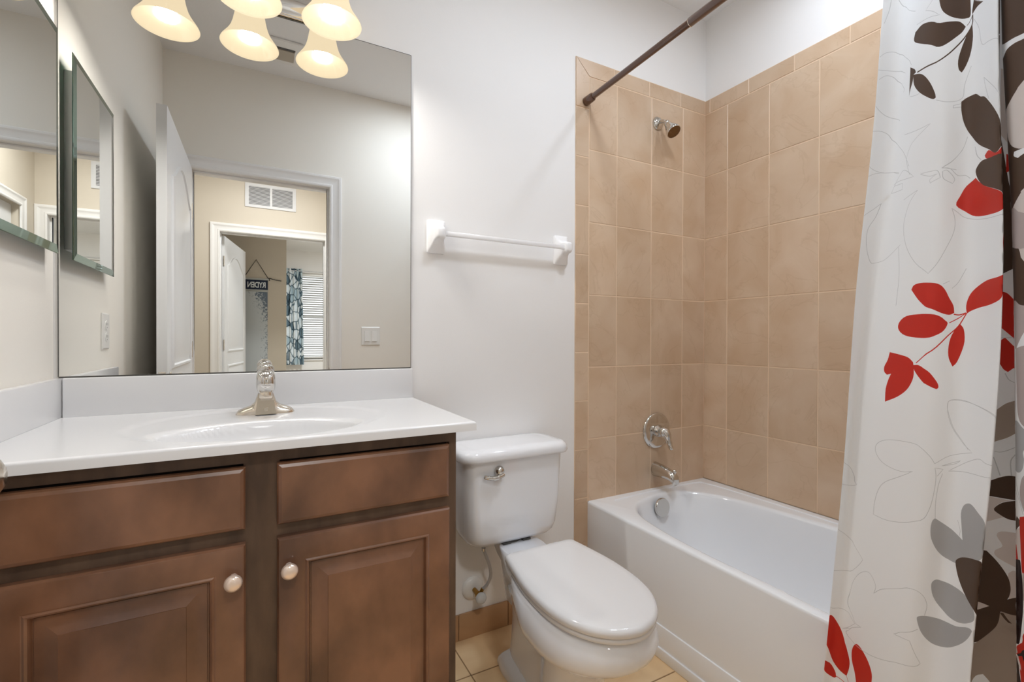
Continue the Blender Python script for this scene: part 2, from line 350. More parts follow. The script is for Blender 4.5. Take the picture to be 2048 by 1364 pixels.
# ------------------------------------------------------------------ vanity light
t = thing('vanity_light', 'chrome vanity light with three frosted bell shades above the mirror', 'wall light', (.428, 0, 2.10))
bar = MB().rects((.150, -.0003, 2.103), (1,0,0), (0,0,1), (0,-1,0), .555, .115, [(0,0),(0,.012),(.004,.016),(.014,.017),(.022,.026),(.040,.032)])
obj('backplate', bar, chrome, t, smooth=50)
prof_o = [(.030,.118),(.036,.116),(.041,.108),(.044,.09),(.048,.07),(.054,.05),(.063,.032),(.074,.016),(.081,.006),(.0835,0)]
prof_i = [(.0815,.0005),(.079,.006),(.072,.017),(.061,.033),(.052,.051),(.046,.071),(.042,.09),(.039,.107),(.034,.113),(.030,.1145)]
for x in (.211, .428, .645):
    c = (x, -.125, 2.052)
    obj('light_arm', MB().tube(bz([(x,-.03,2.165),(x,-.07,2.195),(x,-.11,2.215),(x,-.125,2.195),(x,-.125,2.185)],6), .008, 12).lathe([(.022,-.0),(.022,.006),(.012,.012)], (x,-.032,2.165), (0,-1,0), 20, cap1=True), chrome, t)
    obj('shade_holder', MB().lathe([(.0,.150),(.012,.150),(.020,.144),(.033,.132),(.035,.118),(.031,.112),(0,.112)], c, (0,0,1), 24), chrome, t)
    obj('glass_shade', MB().lathe(prof_o+prof_i, c, (0,0,1), 48), shade_m, t, smooth=80)
    obj('light_bulb', MB().lathe([(.011,.112),(.0125,.09),(.0145,.075),(.022,.060),(.0255,.045),(.0245,.030),(.019,.018),(.010,.011),(0,.009)], c, (0,0,1), 24), bulb_m, t, smooth=80)

# ------------------------------------------------------------------ vanity cabinet
CF = -.517; FT = .020   # face frame plane, door thickness
t = thing('vanity_cabinet', 'dark stained wooden vanity cabinet under the white countertop', 'cabinet', (.44, -.26, 0))
b_ = MB().box(LX+.001, .012, CF+.02, -.003, 0, .8875).box(.868, .886, CF+.02, -.003, 0, .8875).box(.012, .868, CF+.02, -.003, .10, .115).box(.012, .868, -.012, -.003, .115, .60).box(LX+.001, .886, CF+.075, CF+.085, 0, .10)
obj('cabinet_carcass', b_, wood_frame, t)
f_ = MB().box(LX+.001, .886, CF, CF+.02, .860, .8875).box(LX+.001, .055, CF, CF+.02, .10, .860).box(.868, .886, CF, CF+.02, .10, .860).box(.425, .491, CF, CF+.02, .10, .860).box(.055, .425, CF, CF+.02, .692, .735).box(.491, .868, CF, CF+.02, .692, .735).box(.055, .425, CF, CF+.02, .10, .145).box(.491, .868, CF, CF+.02, .10, .145)
obj('face_frame', f_, wood_frame, t, smooth=0)
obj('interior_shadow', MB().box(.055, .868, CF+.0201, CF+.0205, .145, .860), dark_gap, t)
def front(x0, x1, z0, z1): return MB().rects((x0, CF-.0005, z0), (1,0,0), (0,0,1), (0,-1,0), x1-x0, z1-z0, [(0,0),(0,.012),(.003,.0165),(.009,.0195)])
def panel_front(x0, x1, z0, z1):
    return MB().rects((x0, CF-.0005, z0), (1,0,0), (0,0,1), (0,-1,0), x1-x0, z1-z0,
        [(0,0),(0,.014),(.003,.0185),(.006,.0195),(.050,.0195),(.053,.0185),(.0565,.0205),(.060,.0185),(.0630,.0075),(.0650,.0075),(.0655,.0088),(.076,.0105),(.087,.0138),(.0980,.0182),(.0985,.0195)])
def kface(px): return px
obj('drawer_front', front(.0495, .4285, .7305, .8555), wood, t, smooth=20)
obj('drawer_front', front(.4855, .8635, .7285, .8565), wood, t, smooth=20)
for x0, x1, kx in ((.0495, .4290, .4085), (.4860, .8640, .5075)):
    d = obj('cabinet_door', panel_front(x0, x1, .140, .7015), wood, t, smooth=20)
    obj('door_knob', MB().lathe([(0,0),(.0085,0),(.0075,.004),(.0055,.009),(.006,.013),(.011,.016),(.0155,.020),(.0165,.025),(.0150,.030),(.010,.0335),(.004,.0345),(0,.0345)], (kx, CF-.0195, .640), (0,-1,0), 28), pearl, d, smooth=60, label='pale pearly metal knob')

# ------------------------------------------------------------------ countertop with integral basin
t = thing('countertop', 'white moulded countertop with an oval basin and backsplash', 'countertop', (.46, -.27, .888))
KX0, KX1, KY0, KZ, KB = LX+.001, .9264, -.5521, .9105, .8885
def ss(a, b, x): q = min(max((x-a)/(b-a), 0), 1); return q*q*(3-2*q)
def hgt(x, y):
    ro = math.sqrt(((x-.468)/.292)**2+((y+.292)/.243)**2)
    h_ = -.0035*(1-ss(.90, 1.0, ro))-.002*(1-ss(.6, .95, ro))
    ri = math.sqrt(((x-.462)/.205)**2+((y+.385)/.118)**2)
    if ri < 1.10: h_ -= .010*(1-ss(.98, 1.10, ri))
    if ri < 1.0: h_ -= .105*(1-ri**2.6)**.75
    return h_
nx, ny = 230, 130; r_ = .006
xs = [KX0+(KX1-r_-KX0)*i/nx for i in range(nx+1)]; ys = [-.0005+(KY0+r_+.0005)*j/ny for j in range(ny+1)]
edge = [(r_*math.sin(a), -r_*(1-math.cos(a))) for a in (math.radians(d_) for d_ in (22,45,68,90))]
XS = [(x, 0) for x in xs]+[(KX1-r_+a, b_) for a, b_ in edge]+[(KX1, KB-KZ)]
YS = [(y, 0) for y in ys]+[(KY0+r_-a, b_) for a, b_ in edge]+[(KY0, KB-KZ)]
vs = [(x, y, KZ+min(zx, zy)+(hgt(x, y) if zx == 0 and zy == 0 else 0)) for x, zx in XS for y, zy in YS]
n = len(YS); fs = [(i*n+j, i*n+j+1, (i+1)*n+j+1, (i+1)*n+j) for i in range(len(XS)-1) for j in range(n-1)]
obj('basin_top', MB().add(vs, fs), marble, t, smooth=60)
obj('backsplash', MB().box(.0115, .9228, -.020, -.0005, .9095, 1.0111, .003, seg=3), marble, t)
obj('side_splash', MB().box(LX+.001, .0105, -.545, -.0005, .9095, 1.0105, .003, seg=3), marble, t)
obj('drain', MB().lathe([(0,.001),(.016,.001),(.020,.003),(.0215,0)], (.462,-.385,.7935), (0,0,1), 24), chrome, t, smooth=60)

# ------------------------------------------------------------------ faucet
t = thing('faucet', 'single-lever chrome faucet at the back of the basin', 'faucet', (.469, -.13, .906))
FXc, FYc, FZ = .4693, -.128, .905
secs = [(-.0725,.010,.004),(-.066,.020,.012),(-.052,.025,.018),(-.036,.027,.024),(-.027,.029,.033),(-.022,.030,.048),(-.017,.030,.062),(.017,.030,.062),(.022,.030,.048),(.027,.029,.033),(.036,.027,.024),(.052,.025,.018),(.066,.020,.012),(.0725,.010,.004)]
R = []
for dx, hd, ht in secs:
    R.append([(FXc+dx, FYc-hd*math.cos(a)*(1-.35*(math.sin(a)*ht/.062)), FZ+ht*math.sin(a)**.8) for a in (PI*k/14 for k in range(15))]+[(FXc+dx, FYc+hd, FZ-.002), (FXc+dx, FYc-hd, FZ-.002)])
obj('base', MB().loft(R), nickel, t, smooth=50)
# front face plate, a tapering trapezoid with a small button
R = [[(FXc-.026,-.158,FZ-.001),(FXc+.026,-.158,FZ-.001),(FXc+.026,-.12,FZ-.001),(FXc-.026,-.12,FZ-.001)], [(FXc-.025,-.172,FZ+.002),(FXc+.025,-.172,FZ+.002),(FXc+.025,-.12,FZ+.002),(FXc-.025,-.12,FZ+.002)],
     [(FXc-.0205,-.166,FZ+.040),(FXc+.0205,-.166,FZ+.040),(FXc+.020,-.12,FZ+.040),(FXc-.020,-.12,FZ+.040)], [(FXc-.0185,-.155,FZ+.056),(FXc+.0185,-.155,FZ+.056),(FXc+.018,-.12,FZ+.060),(FXc-.018,-.12,FZ+.060)]]
bd = obj('body', MB().loft(R), nickel, t, smooth=25)
obj('button', MB().lathe([(0,.003),(.0055,.003),(.0065,0)], (FXc+.001,-.1698,FZ+.016), (0,-1,.1), 20), nickel, bd)
# spout: a tall rounded hood reaching forward over the bowl
R = []
def hood(y, zc, rx, rz, e=2.6): return [(FXc+rx*abs(math.cos(a))**(2/e)*(1 if math.cos(a) >= 0 else -1), y, zc+rz*abs(math.sin(a))**(2/e)*(1 if math.sin(a) >= 0 else -1)) for a in (2*PI*k/32 for k in range(32))]
for y, z, rx, rz in ((-.112,.985,.010,.014),(-.115,.985,.019,.027),(-.125,.988,.0225,.034),(-.145,.992,.0238,.0370),(-.170,.9955,.0240,.0365),(-.192,.9975,.0238,.0335),(-.208,.9985,.0225,.029),(-.218,.999,.0195,.023),(-.2245,.999,.0135,.015),(-.2265,.999,.005,.006)):
    R.append(hood(y, z, rx, rz))
obj('spout', MB().loft(R), chrome, t, smooth=70)
obj('aerator', MB().lathe([(.0125,.012),(.0150,.004),(.0160,-.004),(.0160,-.011),(.0140,-.014),(.0120,-.012),(0,-.011)], (FXc,-.196,.968), (0,.10,1), 28), nickel, t, smooth=50, label='ringed water outlet under the spout')
R = [[(FXc+rx*math.cos(2*PI*k/28), y+ry*math.sin(2*PI*k/28), z) for k in range(28)] for y, z, rx, ry in ((-.150,1.020,.0215,.034),(-.152,1.028,.0222,.037),(-.156,1.036,.0195,.036),(-.160,1.0415,.014,.029),(-.164,1.0445,.007,.016),(-.166,1.0452,.002,.004))]
obj('lever_handle', MB().loft(R), chrome, t, smooth=70)

# ------------------------------------------------------------------ toilet
TX = 1.262
t = thing('toilet', 'white two-piece toilet between the vanity cabinet and the bathtub', 'toilet', (TX, -.4, 0))
bowl_h = [(0,.32),(.11,.34),(.17,.47),(.22,.51),(.31,.50),(.38,.66),(.46,.86),(.56,.985),(.64,1.0),(.74,.97),(.84,.86),(.92,.66),(.97,.42),(.993,.20),(1,0)]
ped_h = [(0,.60),(.1,.72),(.3,.76),(.5,.78),(.62,.85),(.72,1.0),(.85,.95),(.94,.65),(.985,.3),(1,0)]
def egg(yb, yf, hw, z, cx=TX, half=bowl_h):
    P = bz([(a, b, 0) for a, b in half], 5)
    sk = lambda y: -.020*max(0, -.25-y)/.5      # the bowl stands very slightly turned
    pts = [(cx+sk(yb+(yf-yb)*p.x)+p.y*hw, yb+(yf-yb)*p.x, z) for p in P]; lf = [(cx+sk(yb+(yf-yb)*p.x)-p.y*hw, yb+(yf-yb)*p.x, z) for p in reversed(P[:-1])]
    return pts+lf
rings = [egg(-.26,-.58,.085,.265), egg(-.25,-.64,.112,.276), egg(-.23,-.69,.135,.283), egg(-.21,-.728,.153,.293), egg(-.185,-.760,.166,.308), egg(-.15,-.780,.174,.326), egg(-.11,-.789,.176,.346), egg(-.075,-.786,.172,.368), egg(-.05,-.780,.165,.385), egg(-.04,-.770,.159,.394), egg(-.04,-.755,.150,.397)]
bowl = obj('bowl', MB().loft(rings), porcelain, t, smooth=60)
obj('pedestal', MB().loft([egg(-.20,-.63,.102,0,half=ped_h), egg(-.20,-.625,.101,.014,half=ped_h), egg(-.205,-.605,.094,.035,half=ped_h), egg(-.215,-.60,.091,.10,half=ped_h), egg(-.225,-.605,.092,.18,half=ped_h), egg(-.225,-.635,.100,.24,half=ped_h), egg(-.22,-.68,.118,.285,half=ped_h)]).loft([egg(-.14,-.34,.060,.20,half=ped_h), egg(-.12,-.36,.072,.30,half=ped_h), egg(-.10,-.36,.072,.38,half=ped_h)]), porcelain, t, smooth=60)
foot = [(0,.0),(0,.80),(.06,.92),(.2,1.0),(.4,1.0),(.6,.97),(.8,.86),(.92,.62),(.98,.30),(1,0)]
obj('foot', MB().loft([egg(-.175,-.45,.098,0,half=foot), egg(-.175,-.45,.100,.012,half=foot), egg(-.18,-.445,.097,.028,half=foot), egg(-.19,-.43,.086,.042,half=foot), egg(-.20,-.42,.064,.053,half=foot)]), porcelain, t, smooth=70)
for sx in (-1, 1):
    obj('bolt_cap', MB().lathe([(.0155,0),(.0150,.006),(.0128,.015),(.009,.021),(.004,.0245),(0,.025)], (TX+sx*.060, -.315, .044), (0,0,1), 20), porcelain, t, smooth=60)
# seat and lid
seat = [(0,.70),(.015,.80),(.06,.84),(.2,.915),(.36,.985),(.5,1.0),(.64,.975),(.77,.875),(.88,.68),(.95,.45),(.988,.20),(1,0)]
def slab(yb, yf, hw, zs, cx): return MB().loft([egg(yb-i_, yf+i_, hw-i_, z, cx, seat) for i_, z in zs])
LXc = 1.266
obj('seat', slab(-.303,-.789,.157,[(.004,.3985),(0,.402),(0,.409),(.003,.4125)], LXc), seat_white, t, smooth=50)
obj('seat_lid', slab(-.300,-.792,.160,[(.004,.4135),(0,.417),(0,.427),(.0035,.433),(.010,.4365),(.03,.438),(.08,.4385)], LXc), seat_white, t, smooth=50)
for sx in (-1, 1):
    obj('seat_hinge', MB().box(LXc+sx*.070-.020, LXc+sx*.070+.020, -.302, -.272, .3975, .420, .006, seg=3), seat_white, t, smooth=50)
# tank
def rr(cx, hw, y0, y1, z, r, n=7):
    pts = []
    for qx, qy, a0 in ((cx+hw-r, y1-r, 0), (cx-hw+r, y1-r, PI/2), (cx-hw+r, y0+r, PI), (cx+hw-r, y0+r, 1.5*PI)):
        for k in range(n+1): a = a0+PI/2*k/n; pts.append((qx+r*math.cos(a), qy+r*math.sin(a), z))
    return pts
TK = 1.245
rings = [rr(TK,.140,-.150,-.060,.4035,.03), rr(TK,.158,-.172,-.040,.408,.045), rr(TK,.172,-.183,-.03,.422,.05), rr(TK,.180,-.189,-.024,.445,.05), rr(TK,.186,-.193,-.022,.52,.045), rr(TK,.195,-.198,-.02,.70,.045), rr(TK,.195,-.198,-.02,.704,.045)]
obj('tank', MB().loft(rings), porcelain, t, smooth=60)
rings = [rr(TK,.200,-.203,-.012,.7005,.05), rr(TK,.212,-.216,-.008,.705,.052), rr(TK,.2155,-.219,-.007,.712,.055), rr(TK,.2145,-.218,-.008,.726,.055), rr(TK,.209,-.212,-.010,.736,.052), rr(TK,.198,-.203,-.016,.7415,.045), rr(TK,.17,-.18,-.03,.7435,.03)]
obj('tank_lid', MB().loft(rings), porcelain, t, smooth=60)
obj('flush_lever', MB().lathe([(0,0),(.0175,0),(.018,.004),(.0165,.010),(.012,.016),(.006,.019),(0,.0195)], (1.1675,-.1975,.668), (0,-1,0), 24).tube(bz([(1.179,-.210,.656),(1.162,-.216,.6525),(1.140,-.2165,.6505),(1.118,-.2145,.6545),(1.106,-.213,.659)],6), [.0075]*7+[.0085]*6+[.0075]*6+[.0065]*5+[.004], 12), chrome, t, smooth=60)
obj('tank_gasket', MB().lathe([(.045,0),(.045,.0075)], (TK,-.12,.3967), (0,0,1), 24, cap0=True, cap1=True).box(TK-.045, TK-.015, -.170, -.15, .3965, .4040).box(TK+.035, TK+.065, -.170, -.15, .3965, .4040), dark_edge, t, label='dark rubber pads between tank and bowl')

# ------------------------------------------------------------------ toilet supply valve
t = thing('supply_valve', 'toilet supply valve with white wall plate beside the vanity cabinet', 'valve', (1.158, 0, .14))
obj('wall_plate', MB().lathe([(.043,0),(.043,.004),(.036,.012),(.022,.016),(.010,.017),(0,.017)], (1.158,-.0005,.181), (0,-1,0), 36), plastic, t, smooth=60)
obj('valve_body', MB().tube([(1.158,-.015,.181),(1.158,-.055,.180)], [.0085,.0095], 16).lathe([(.009,0),(.0125,.002),(.0125,.016),(.010,.020)], (1.158,-.05,.180), (0,-1,0), 20, cap1=True).tube([(1.158,-.062,.181),(1.170,-.066,.206)], .0065, 14), brass, t, smooth=50)
obj('valve_handle', MB().lathe([(.006,0),(.019,.002),(.0205,.007),(.0195,.013),(.013,.017),(0,.018)], (1.158,-.070,.179), (0,-1,0), 24), clearknob, t, smooth=50)
obj('braided_hose', MB().tube(bz([(1.170,-.066,.204),(1.184,-.074,.222),(1.192,-.085,.255),(1.184,-.095,.295),(1.168,-.10,.335),(1.156,-.10,.365),(1.154,-.10,.385)],6), .0058, 12), braid, t, smooth=60)
obj('hose_nut', MB().lathe([(.009,0),(.0105,.002),(.0105,.016),(.009,.018)], (1.154,-.10,.378), (0,0,1), 8, cap0=True, cap1=True).lathe([(.0085,0),(.0085,.028)], (1.154,-.10,.394), (0,0,1), 16, cap1=True).lathe([(.0075,0),(.0075,.010)], (1.157,-.10,.360), (0,-.1,1), 12, cap0=True, cap1=True), chrome, t, smooth=30)

# ------------------------------------------------------------------ towel bar
t = thing('towel_bar', 'white ceramic towel bar on the grey wall above the toilet', 'towel bar', (1.28, 0, 1.42))
for cx in (1.0097, 1.5465):
    R = []
    for y, hx, z0, z1, r in ((-.0005,.033,1.4185,1.537,.006),(-.009,.033,1.4185,1.537,.006),(-.014,.030,1.424,1.532,.010),(-.020,.026,1.433,1.520,.010),(-.030,.0205,1.447,1.510,.009),(-.040,.018,1.457,1.507,.009),(-.060,.017,1.461,1.5045,.009),(-.067,.015,1.464,1.5015,.010),(-.070,.010,1.470,1.495,.008)):
        pts = []
        for qx, qz, a0 in ((cx+hx-r, z1-r, 0), (cx-hx+r, z1-r, PI/2), (cx-hx+r, z0+r, PI), (cx+hx-r, z0+r, 1.5*PI)):
            for k in range(6): a = a0+PI/2*k/5; pts.append((qx+r*math.cos(a), y, qz+r*math.sin(a)))
        R.append(pts)
    obj('bar_post', MB().loft(R), ceramic, t, smooth=45)
obj('bar', MB().box(1.0275, 1.531, -.060, -.0445, 1.4745, 1.490, .002), ceramic, t)

# ------------------------------------------------------------------ bathtub
t = thing('bathtub', 'white alcove bathtub along the tiled wall', 'bathtub', (2.05, -.785, 0))
BX0, BX1, BY0, BY1, RZ = 1.692, 2.4125, -1.5685, -.0008, .4203
half = [(1.735,-.785),(1.732,-.62),(1.738,-.47),(1.752,-.35),(1.775,-.245),(1.812,-.175),(1.862,-.128),(1.92,-.103),(2.0,-.083),(2.08,-.078),(2.15,-.098),(2.21,-.150),(2.258,-.235),(2.285,-.34),(2.305,-.47),(2.325,-.62),(2.332,-.785)]
hp = bz([(a,b,0) for a,b in half], 4); loop = [(p.x,p.y) for p in hp]+[(p.x, BY0+BY1-p.y) for p in reversed(hp[1:-1])]
cx, cy = 2.03, -.785
def ring(ins, z, insy=None):
    out = []; n = len(loop); insy = insy if insy is not None else ins
    for x, y in loop:
        dx, dy = (x-cx)/.30, (y-cy)/.70; out.append((cx+(x-cx)*(1-ins/.30), cy+(y-cy)*(1-insy/.70), z))
    return out
outer = []; flat = []
def outp(x, y, x0, x1, y0, y1):
    dx, dy = x-cx, y-cy; s_ = min(((x1-cx) if dx > 0 else (cx-x0))/max(abs(dx),1e-9), ((y1-cy) if dy > 0 else (cy-y0))/max(abs(dy),1e-9)); return (cx+dx*s_, cy+dy*s_)
# make sure the rectangle corners are hit by snapping the nearest samples
def rectring(x0, x1, y0, y1, z):
    pts = [outp(x, y, x0, x1, y0, y1) for x, y in loop]
    for c_ in ((x0,y0),(x0,y1),(x1,y0),(x1,y1)):
        i = min(range(len(pts)), key=lambda k: (pts[k][0]-c_[0])**2+(pts[k][1]-c_[1])**2); pts[i] = c_
    return [(a,b,z) for a,b in pts]
rings = [rectring(BX0, BX1, BY0, BY1, .01), rectring(BX0, BX1, BY0, BY1, RZ-.012), rectring(BX0+.002, BX1, BY0, BY1, RZ-.004), rectring(BX0+.008, BX1-.002, BY0+.002, BY1-.002, RZ),
         ring(-.012, RZ), ring(-.006, RZ-.001), ring(0, RZ-.005), ring(.004, RZ-.013), ring(.008, RZ-.03, .012), ring(.018, RZ-.10, .03), ring(.032, RZ-.20, .06), ring(.05, RZ-.28, .10), ring(.08, RZ-.325, .14), ring(.13, RZ-.34, .20), ring(.26, RZ-.345, .55)]
obj('tub_shell', MB().loft(rings, False, True), acrylic, t, smooth=50)
# apron: face, lower step and toe strip
obj('apron', MB().box(BX0-.005, BX0+.02, BY0, BY1, 0, .114, .003).box(BX0-.011, BX0+.02, BY0, BY1, 0, .0385, .003), acrylic, t)
# raised inner ledge along the wall sides of the rim
obj('rim_ledge', MB().tube(bz([(1.80,-.052,RZ+.0005),(1.97,-.040,RZ+.0005),(2.15,-.036,RZ+.0005),(2.31,-.042,RZ+.0005),(2.345,-.08,RZ+.0005),(2.362,-.25,RZ+.0005),(2.37,-.6,RZ+.0005),(2.37,-1.2,RZ+.0005)],6), .0035, 8), acrylic, t)
obj('overflow_plate', MB().lathe([(.026,-.004),(.036,0),(.0405,.004),(.041,.012),(.0385,.016),(0,.017)], (2.012,-.108,.374), (0,-1,.12), 36), chrome, t, smooth=50)
obj('drain', MB().lathe([(0,.003),(.028,.003),(.034,0)], (2.01,-.30,.0755), (0,0,1), 24), chrome, t, smooth=60)

# ------------------------------------------------------------------ shower fittings
t = thing('shower_sprayer', 'chrome shower head high on the tiled wall', 'shower head', (2.087, 0, 2.05))
obj('flange', MB().lathe([(.031,0),(.031,.003),(.027,.009),(.018,.014),(.010,.016)], (2.087,-.0055,2.118), (0,-1,0), 32, cap1=True), chrome, t, smooth=60)
obj('shower_arm', MB().tube(bz([(2.087,-.012,2.118),(2.087,-.035,2.117),(2.088,-.052,2.108),(2.089,-.062,2.097)],6), .0085, 16).lathe([(.009,0),(.0135,.002),(.0145,.008),(.0135,.014),(.010,.016)], (2.089,-.056,2.104), (0,-.62,-.78), 20), chrome, t, smooth=60)
hn = Vector((.03,-.60,-.80)).normalized(); hb_ = Vector((2.089,-.064,2.094))
hd_ = obj('spray_body', MB().lathe([(.010,0),(.016,.008),(.019,.018),(.025,.034),(.0305,.048),(.0325,.056),(.0322,.061),(.0300,.063)], hb_, hn, 36), chrome, t, smooth=60)
fc = mat('nozzle_face', (120,88,52), .35, metal=.5)  # brown of the reflected tile put into the plate colour
mbf = MB().lathe([(.0298,.0625),(.024,.0635),(.012,.0645),(0,.0645)], hb_, hn, 36)
u_ = hn.orthogonal().normalized(); w_ = hn.cross(u_)
for rr_, nn in ((.007,6),(.014,12),(.021,18)):
    for k in range(nn):
        p = hb_+hn*.0635+(u_*math.cos(2*PI*k/nn)+w_*math.sin(2*PI*k/nn))*rr_; mbf.lathe([(.0012,0),(.0008,.0022),(0,.0024)], p, hn, 6)
obj('nozzle_face', mbf, fc, hd_, smooth=40, label='nozzle plate of the shower head, brown tile reflection painted in')
t = thing('tub_valve', 'round chrome tub valve with a curved lever on the tiled wall', 'faucet valve', (2.088, 0, .61))
V0 = Vector((2.088,-.0055,.6875))
obj('escutcheon', MB().lathe([(.083,0),(.083,.003),(.079,.007),(.070,.0085),(.055,.010),(.030,.013),(.028,.013)], V0, (0,-1,0), 56, cap1=True), chrome, t, smooth=60)
hb2 = obj('hub', MB().lathe([(.027,.010),(.026,.022),(.021,.028),(.021,.036),(.0245,.040),(.0245,.052),(.020,.062),(.010,.067),(0,.068)], V0, (0,-1,0), 32), chrome, t, smooth=50)
obj('lever', MB().tube(bz([(2.088,-.050,.692),(2.092,-.066,.680),(2.096,-.074,.655),(2.099,-.080,.630),(2.101,-.090,.612)],6), [.022]*3+[.0215,.021,.020]+[.019,.018,.017,.016]+[.015,.014]+[.0125]*5+[.011]*4+[.0105,.0095,.008,.004], 20), chrome, hb2, smooth=60)
t = thing('tub_spout', 'chrome tub spout with a diverter knob above the tub rim', 'spout', (2.085, -.06, .47))
R = []
for y, z, rx, rz in ((-.0055,.508,.0285,.034),(-.020,.508,.0275,.033),(-.050,.507,.0255,.030),(-.080,.505,.0240,.027),(-.100,.502,.0232,.0255),(-.115,.496,.0225,.025),(-.127,.487,.0215,.024)):
    R.append([(2.083+rx*math.cos(2*PI*k/32), y, z+rz*math.sin(2*PI*k/32)) for k in range(32)])
R.append([(2.083+.0195*math.cos(2*PI*k/32), -.129-.006*math.sin(2*PI*k/32), .472+.014*math.sin(2*PI*k/32)) for k in range(32)])
obj('spout_body', MB().loft(R), chrome, t, smooth=60)
obj('diverter_knob', MB().lathe([(.004,0),(.004,.012),(.0085,.015),(.0095,.021),(.006,.026),(0,.027)], (2.083,-.122,.506), (0,0,1), 20), chrome, t, smooth=60)

# ------------------------------------------------------------------ shower rod
t = thing('shower_rod', 'dark bronze tension rod across the tub alcove', 'curtain rod', (1.69, -.78, 2.12))
def rodp(y): return Vector((1.6735-.030*y, y, 2.1195-.052*y-(.0*y)))
obj('rod_tube', MB().tube([rodp(-.03), rodp(-.545)], .0122, 20), rod_brown, t, smooth=60)
obj('outer_tube', MB().tube([rodp(-.538), rodp(-.540), rodp(-1.54)], [.0135,.0150,.0150], 20), rod_brown, t, smooth=60)
obj('seam_ring', MB().tube([rodp(-.5365), rodp(-.5390)], .0146, 20), nickel, t, smooth=60)
obj('end_cap', MB().tube([rodp(-.0056), rodp(-.012), rodp(-.05), rodp(-.056)], [.0185,.0190,.0170,.0135], 20), rod_brown, t, smooth=50)
obj('end_cap', MB().tube([rodp(-1.5685), rodp(-1.562), rodp(-1.52), rodp(-1.515)], [.0185,.0190,.0175,.0155], 20), rod_brown, t, smooth=50)
ZL = [2.12, 1.7, 1.3, 0.9, 0.5, 0.1]
TAB = [
 [(1.7025, -1.085), (1.6959, -1.0615), (1.6855, -1.034), (1.6729, -1.0142), (1.6612, -0.9911), (1.6495, -0.9681)],
 [(1.7235, -1.1181), (1.7197, -1.1005), (1.7125, -1.0685), (1.7005, -1.0294), (1.6813, -1.0208), (1.6621, -1.0122)],
 [(1.6575, -1.189), (1.6545, -1.185), (1.6463, -1.1786), (1.6297, -1.1719), (1.607, -1.1489), (1.5842, -1.1259)],
 [(1.6507, -1.2391), (1.6495, -1.2396), (1.6451, -1.2399), (1.6329, -1.2315), (1.6125, -1.2085), (1.5922, -1.1855)],
 [(1.588, -1.2888), (1.588, -1.2919), (1.5867, -1.3018), (1.5755, -1.2925), (1.5596, -1.272), (1.5436, -1.2515)],
 [(1.655, -1.264), (1.655, -1.2667), (1.654, -1.2709), (1.6462, -1.2582), (1.6313, -1.2392), (1.6165, -1.2202)],
 [(1.6658, -1.3), (1.6648, -1.3015), (1.6607, -1.3062), (1.6517, -1.311), (1.6397, -1.3166), (1.6276, -1.3223)],
 [(1.605, -1.2885), (1.605, -1.2924), (1.6045, -1.3069), (1.6004, -1.3161), (1.5946, -1.3216), (1.5888, -1.3272)],
 [(1.575, -1.345), (1.575, -1.3454), (1.5743, -1.3484), (1.5674, -1.3551), (1.5585, -1.3616), (1.5496, -1.3682)],
 [(1.69, -1.345), (1.69, -1.345), (1.69, -1.345), (1.69, -1.345), (1.66, -1.345), (1.66, -1.345)],
 [(1.6, -1.4), (1.6, -1.4), (1.6, -1.4), (1.6, -1.4), (1.6, -1.4), (1.6, -1.4)],
 [(1.7, -1.415), (1.7, -1.415), (1.7, -1.415), (1.7, -1.415), (1.66, -1.415), (1.66, -1.415)],
 [(1.6, -1.465), (1.6, -1.465), (1.6, -1.465), (1.6, -1.465), (1.6, -1.465), (1.6, -1.465)],
 [(1.67, -1.5), (1.67, -1.5), (1.67, -1.5), (1.67, -1.5), (1.66, -1.5), (1.66, -1.5)],
]
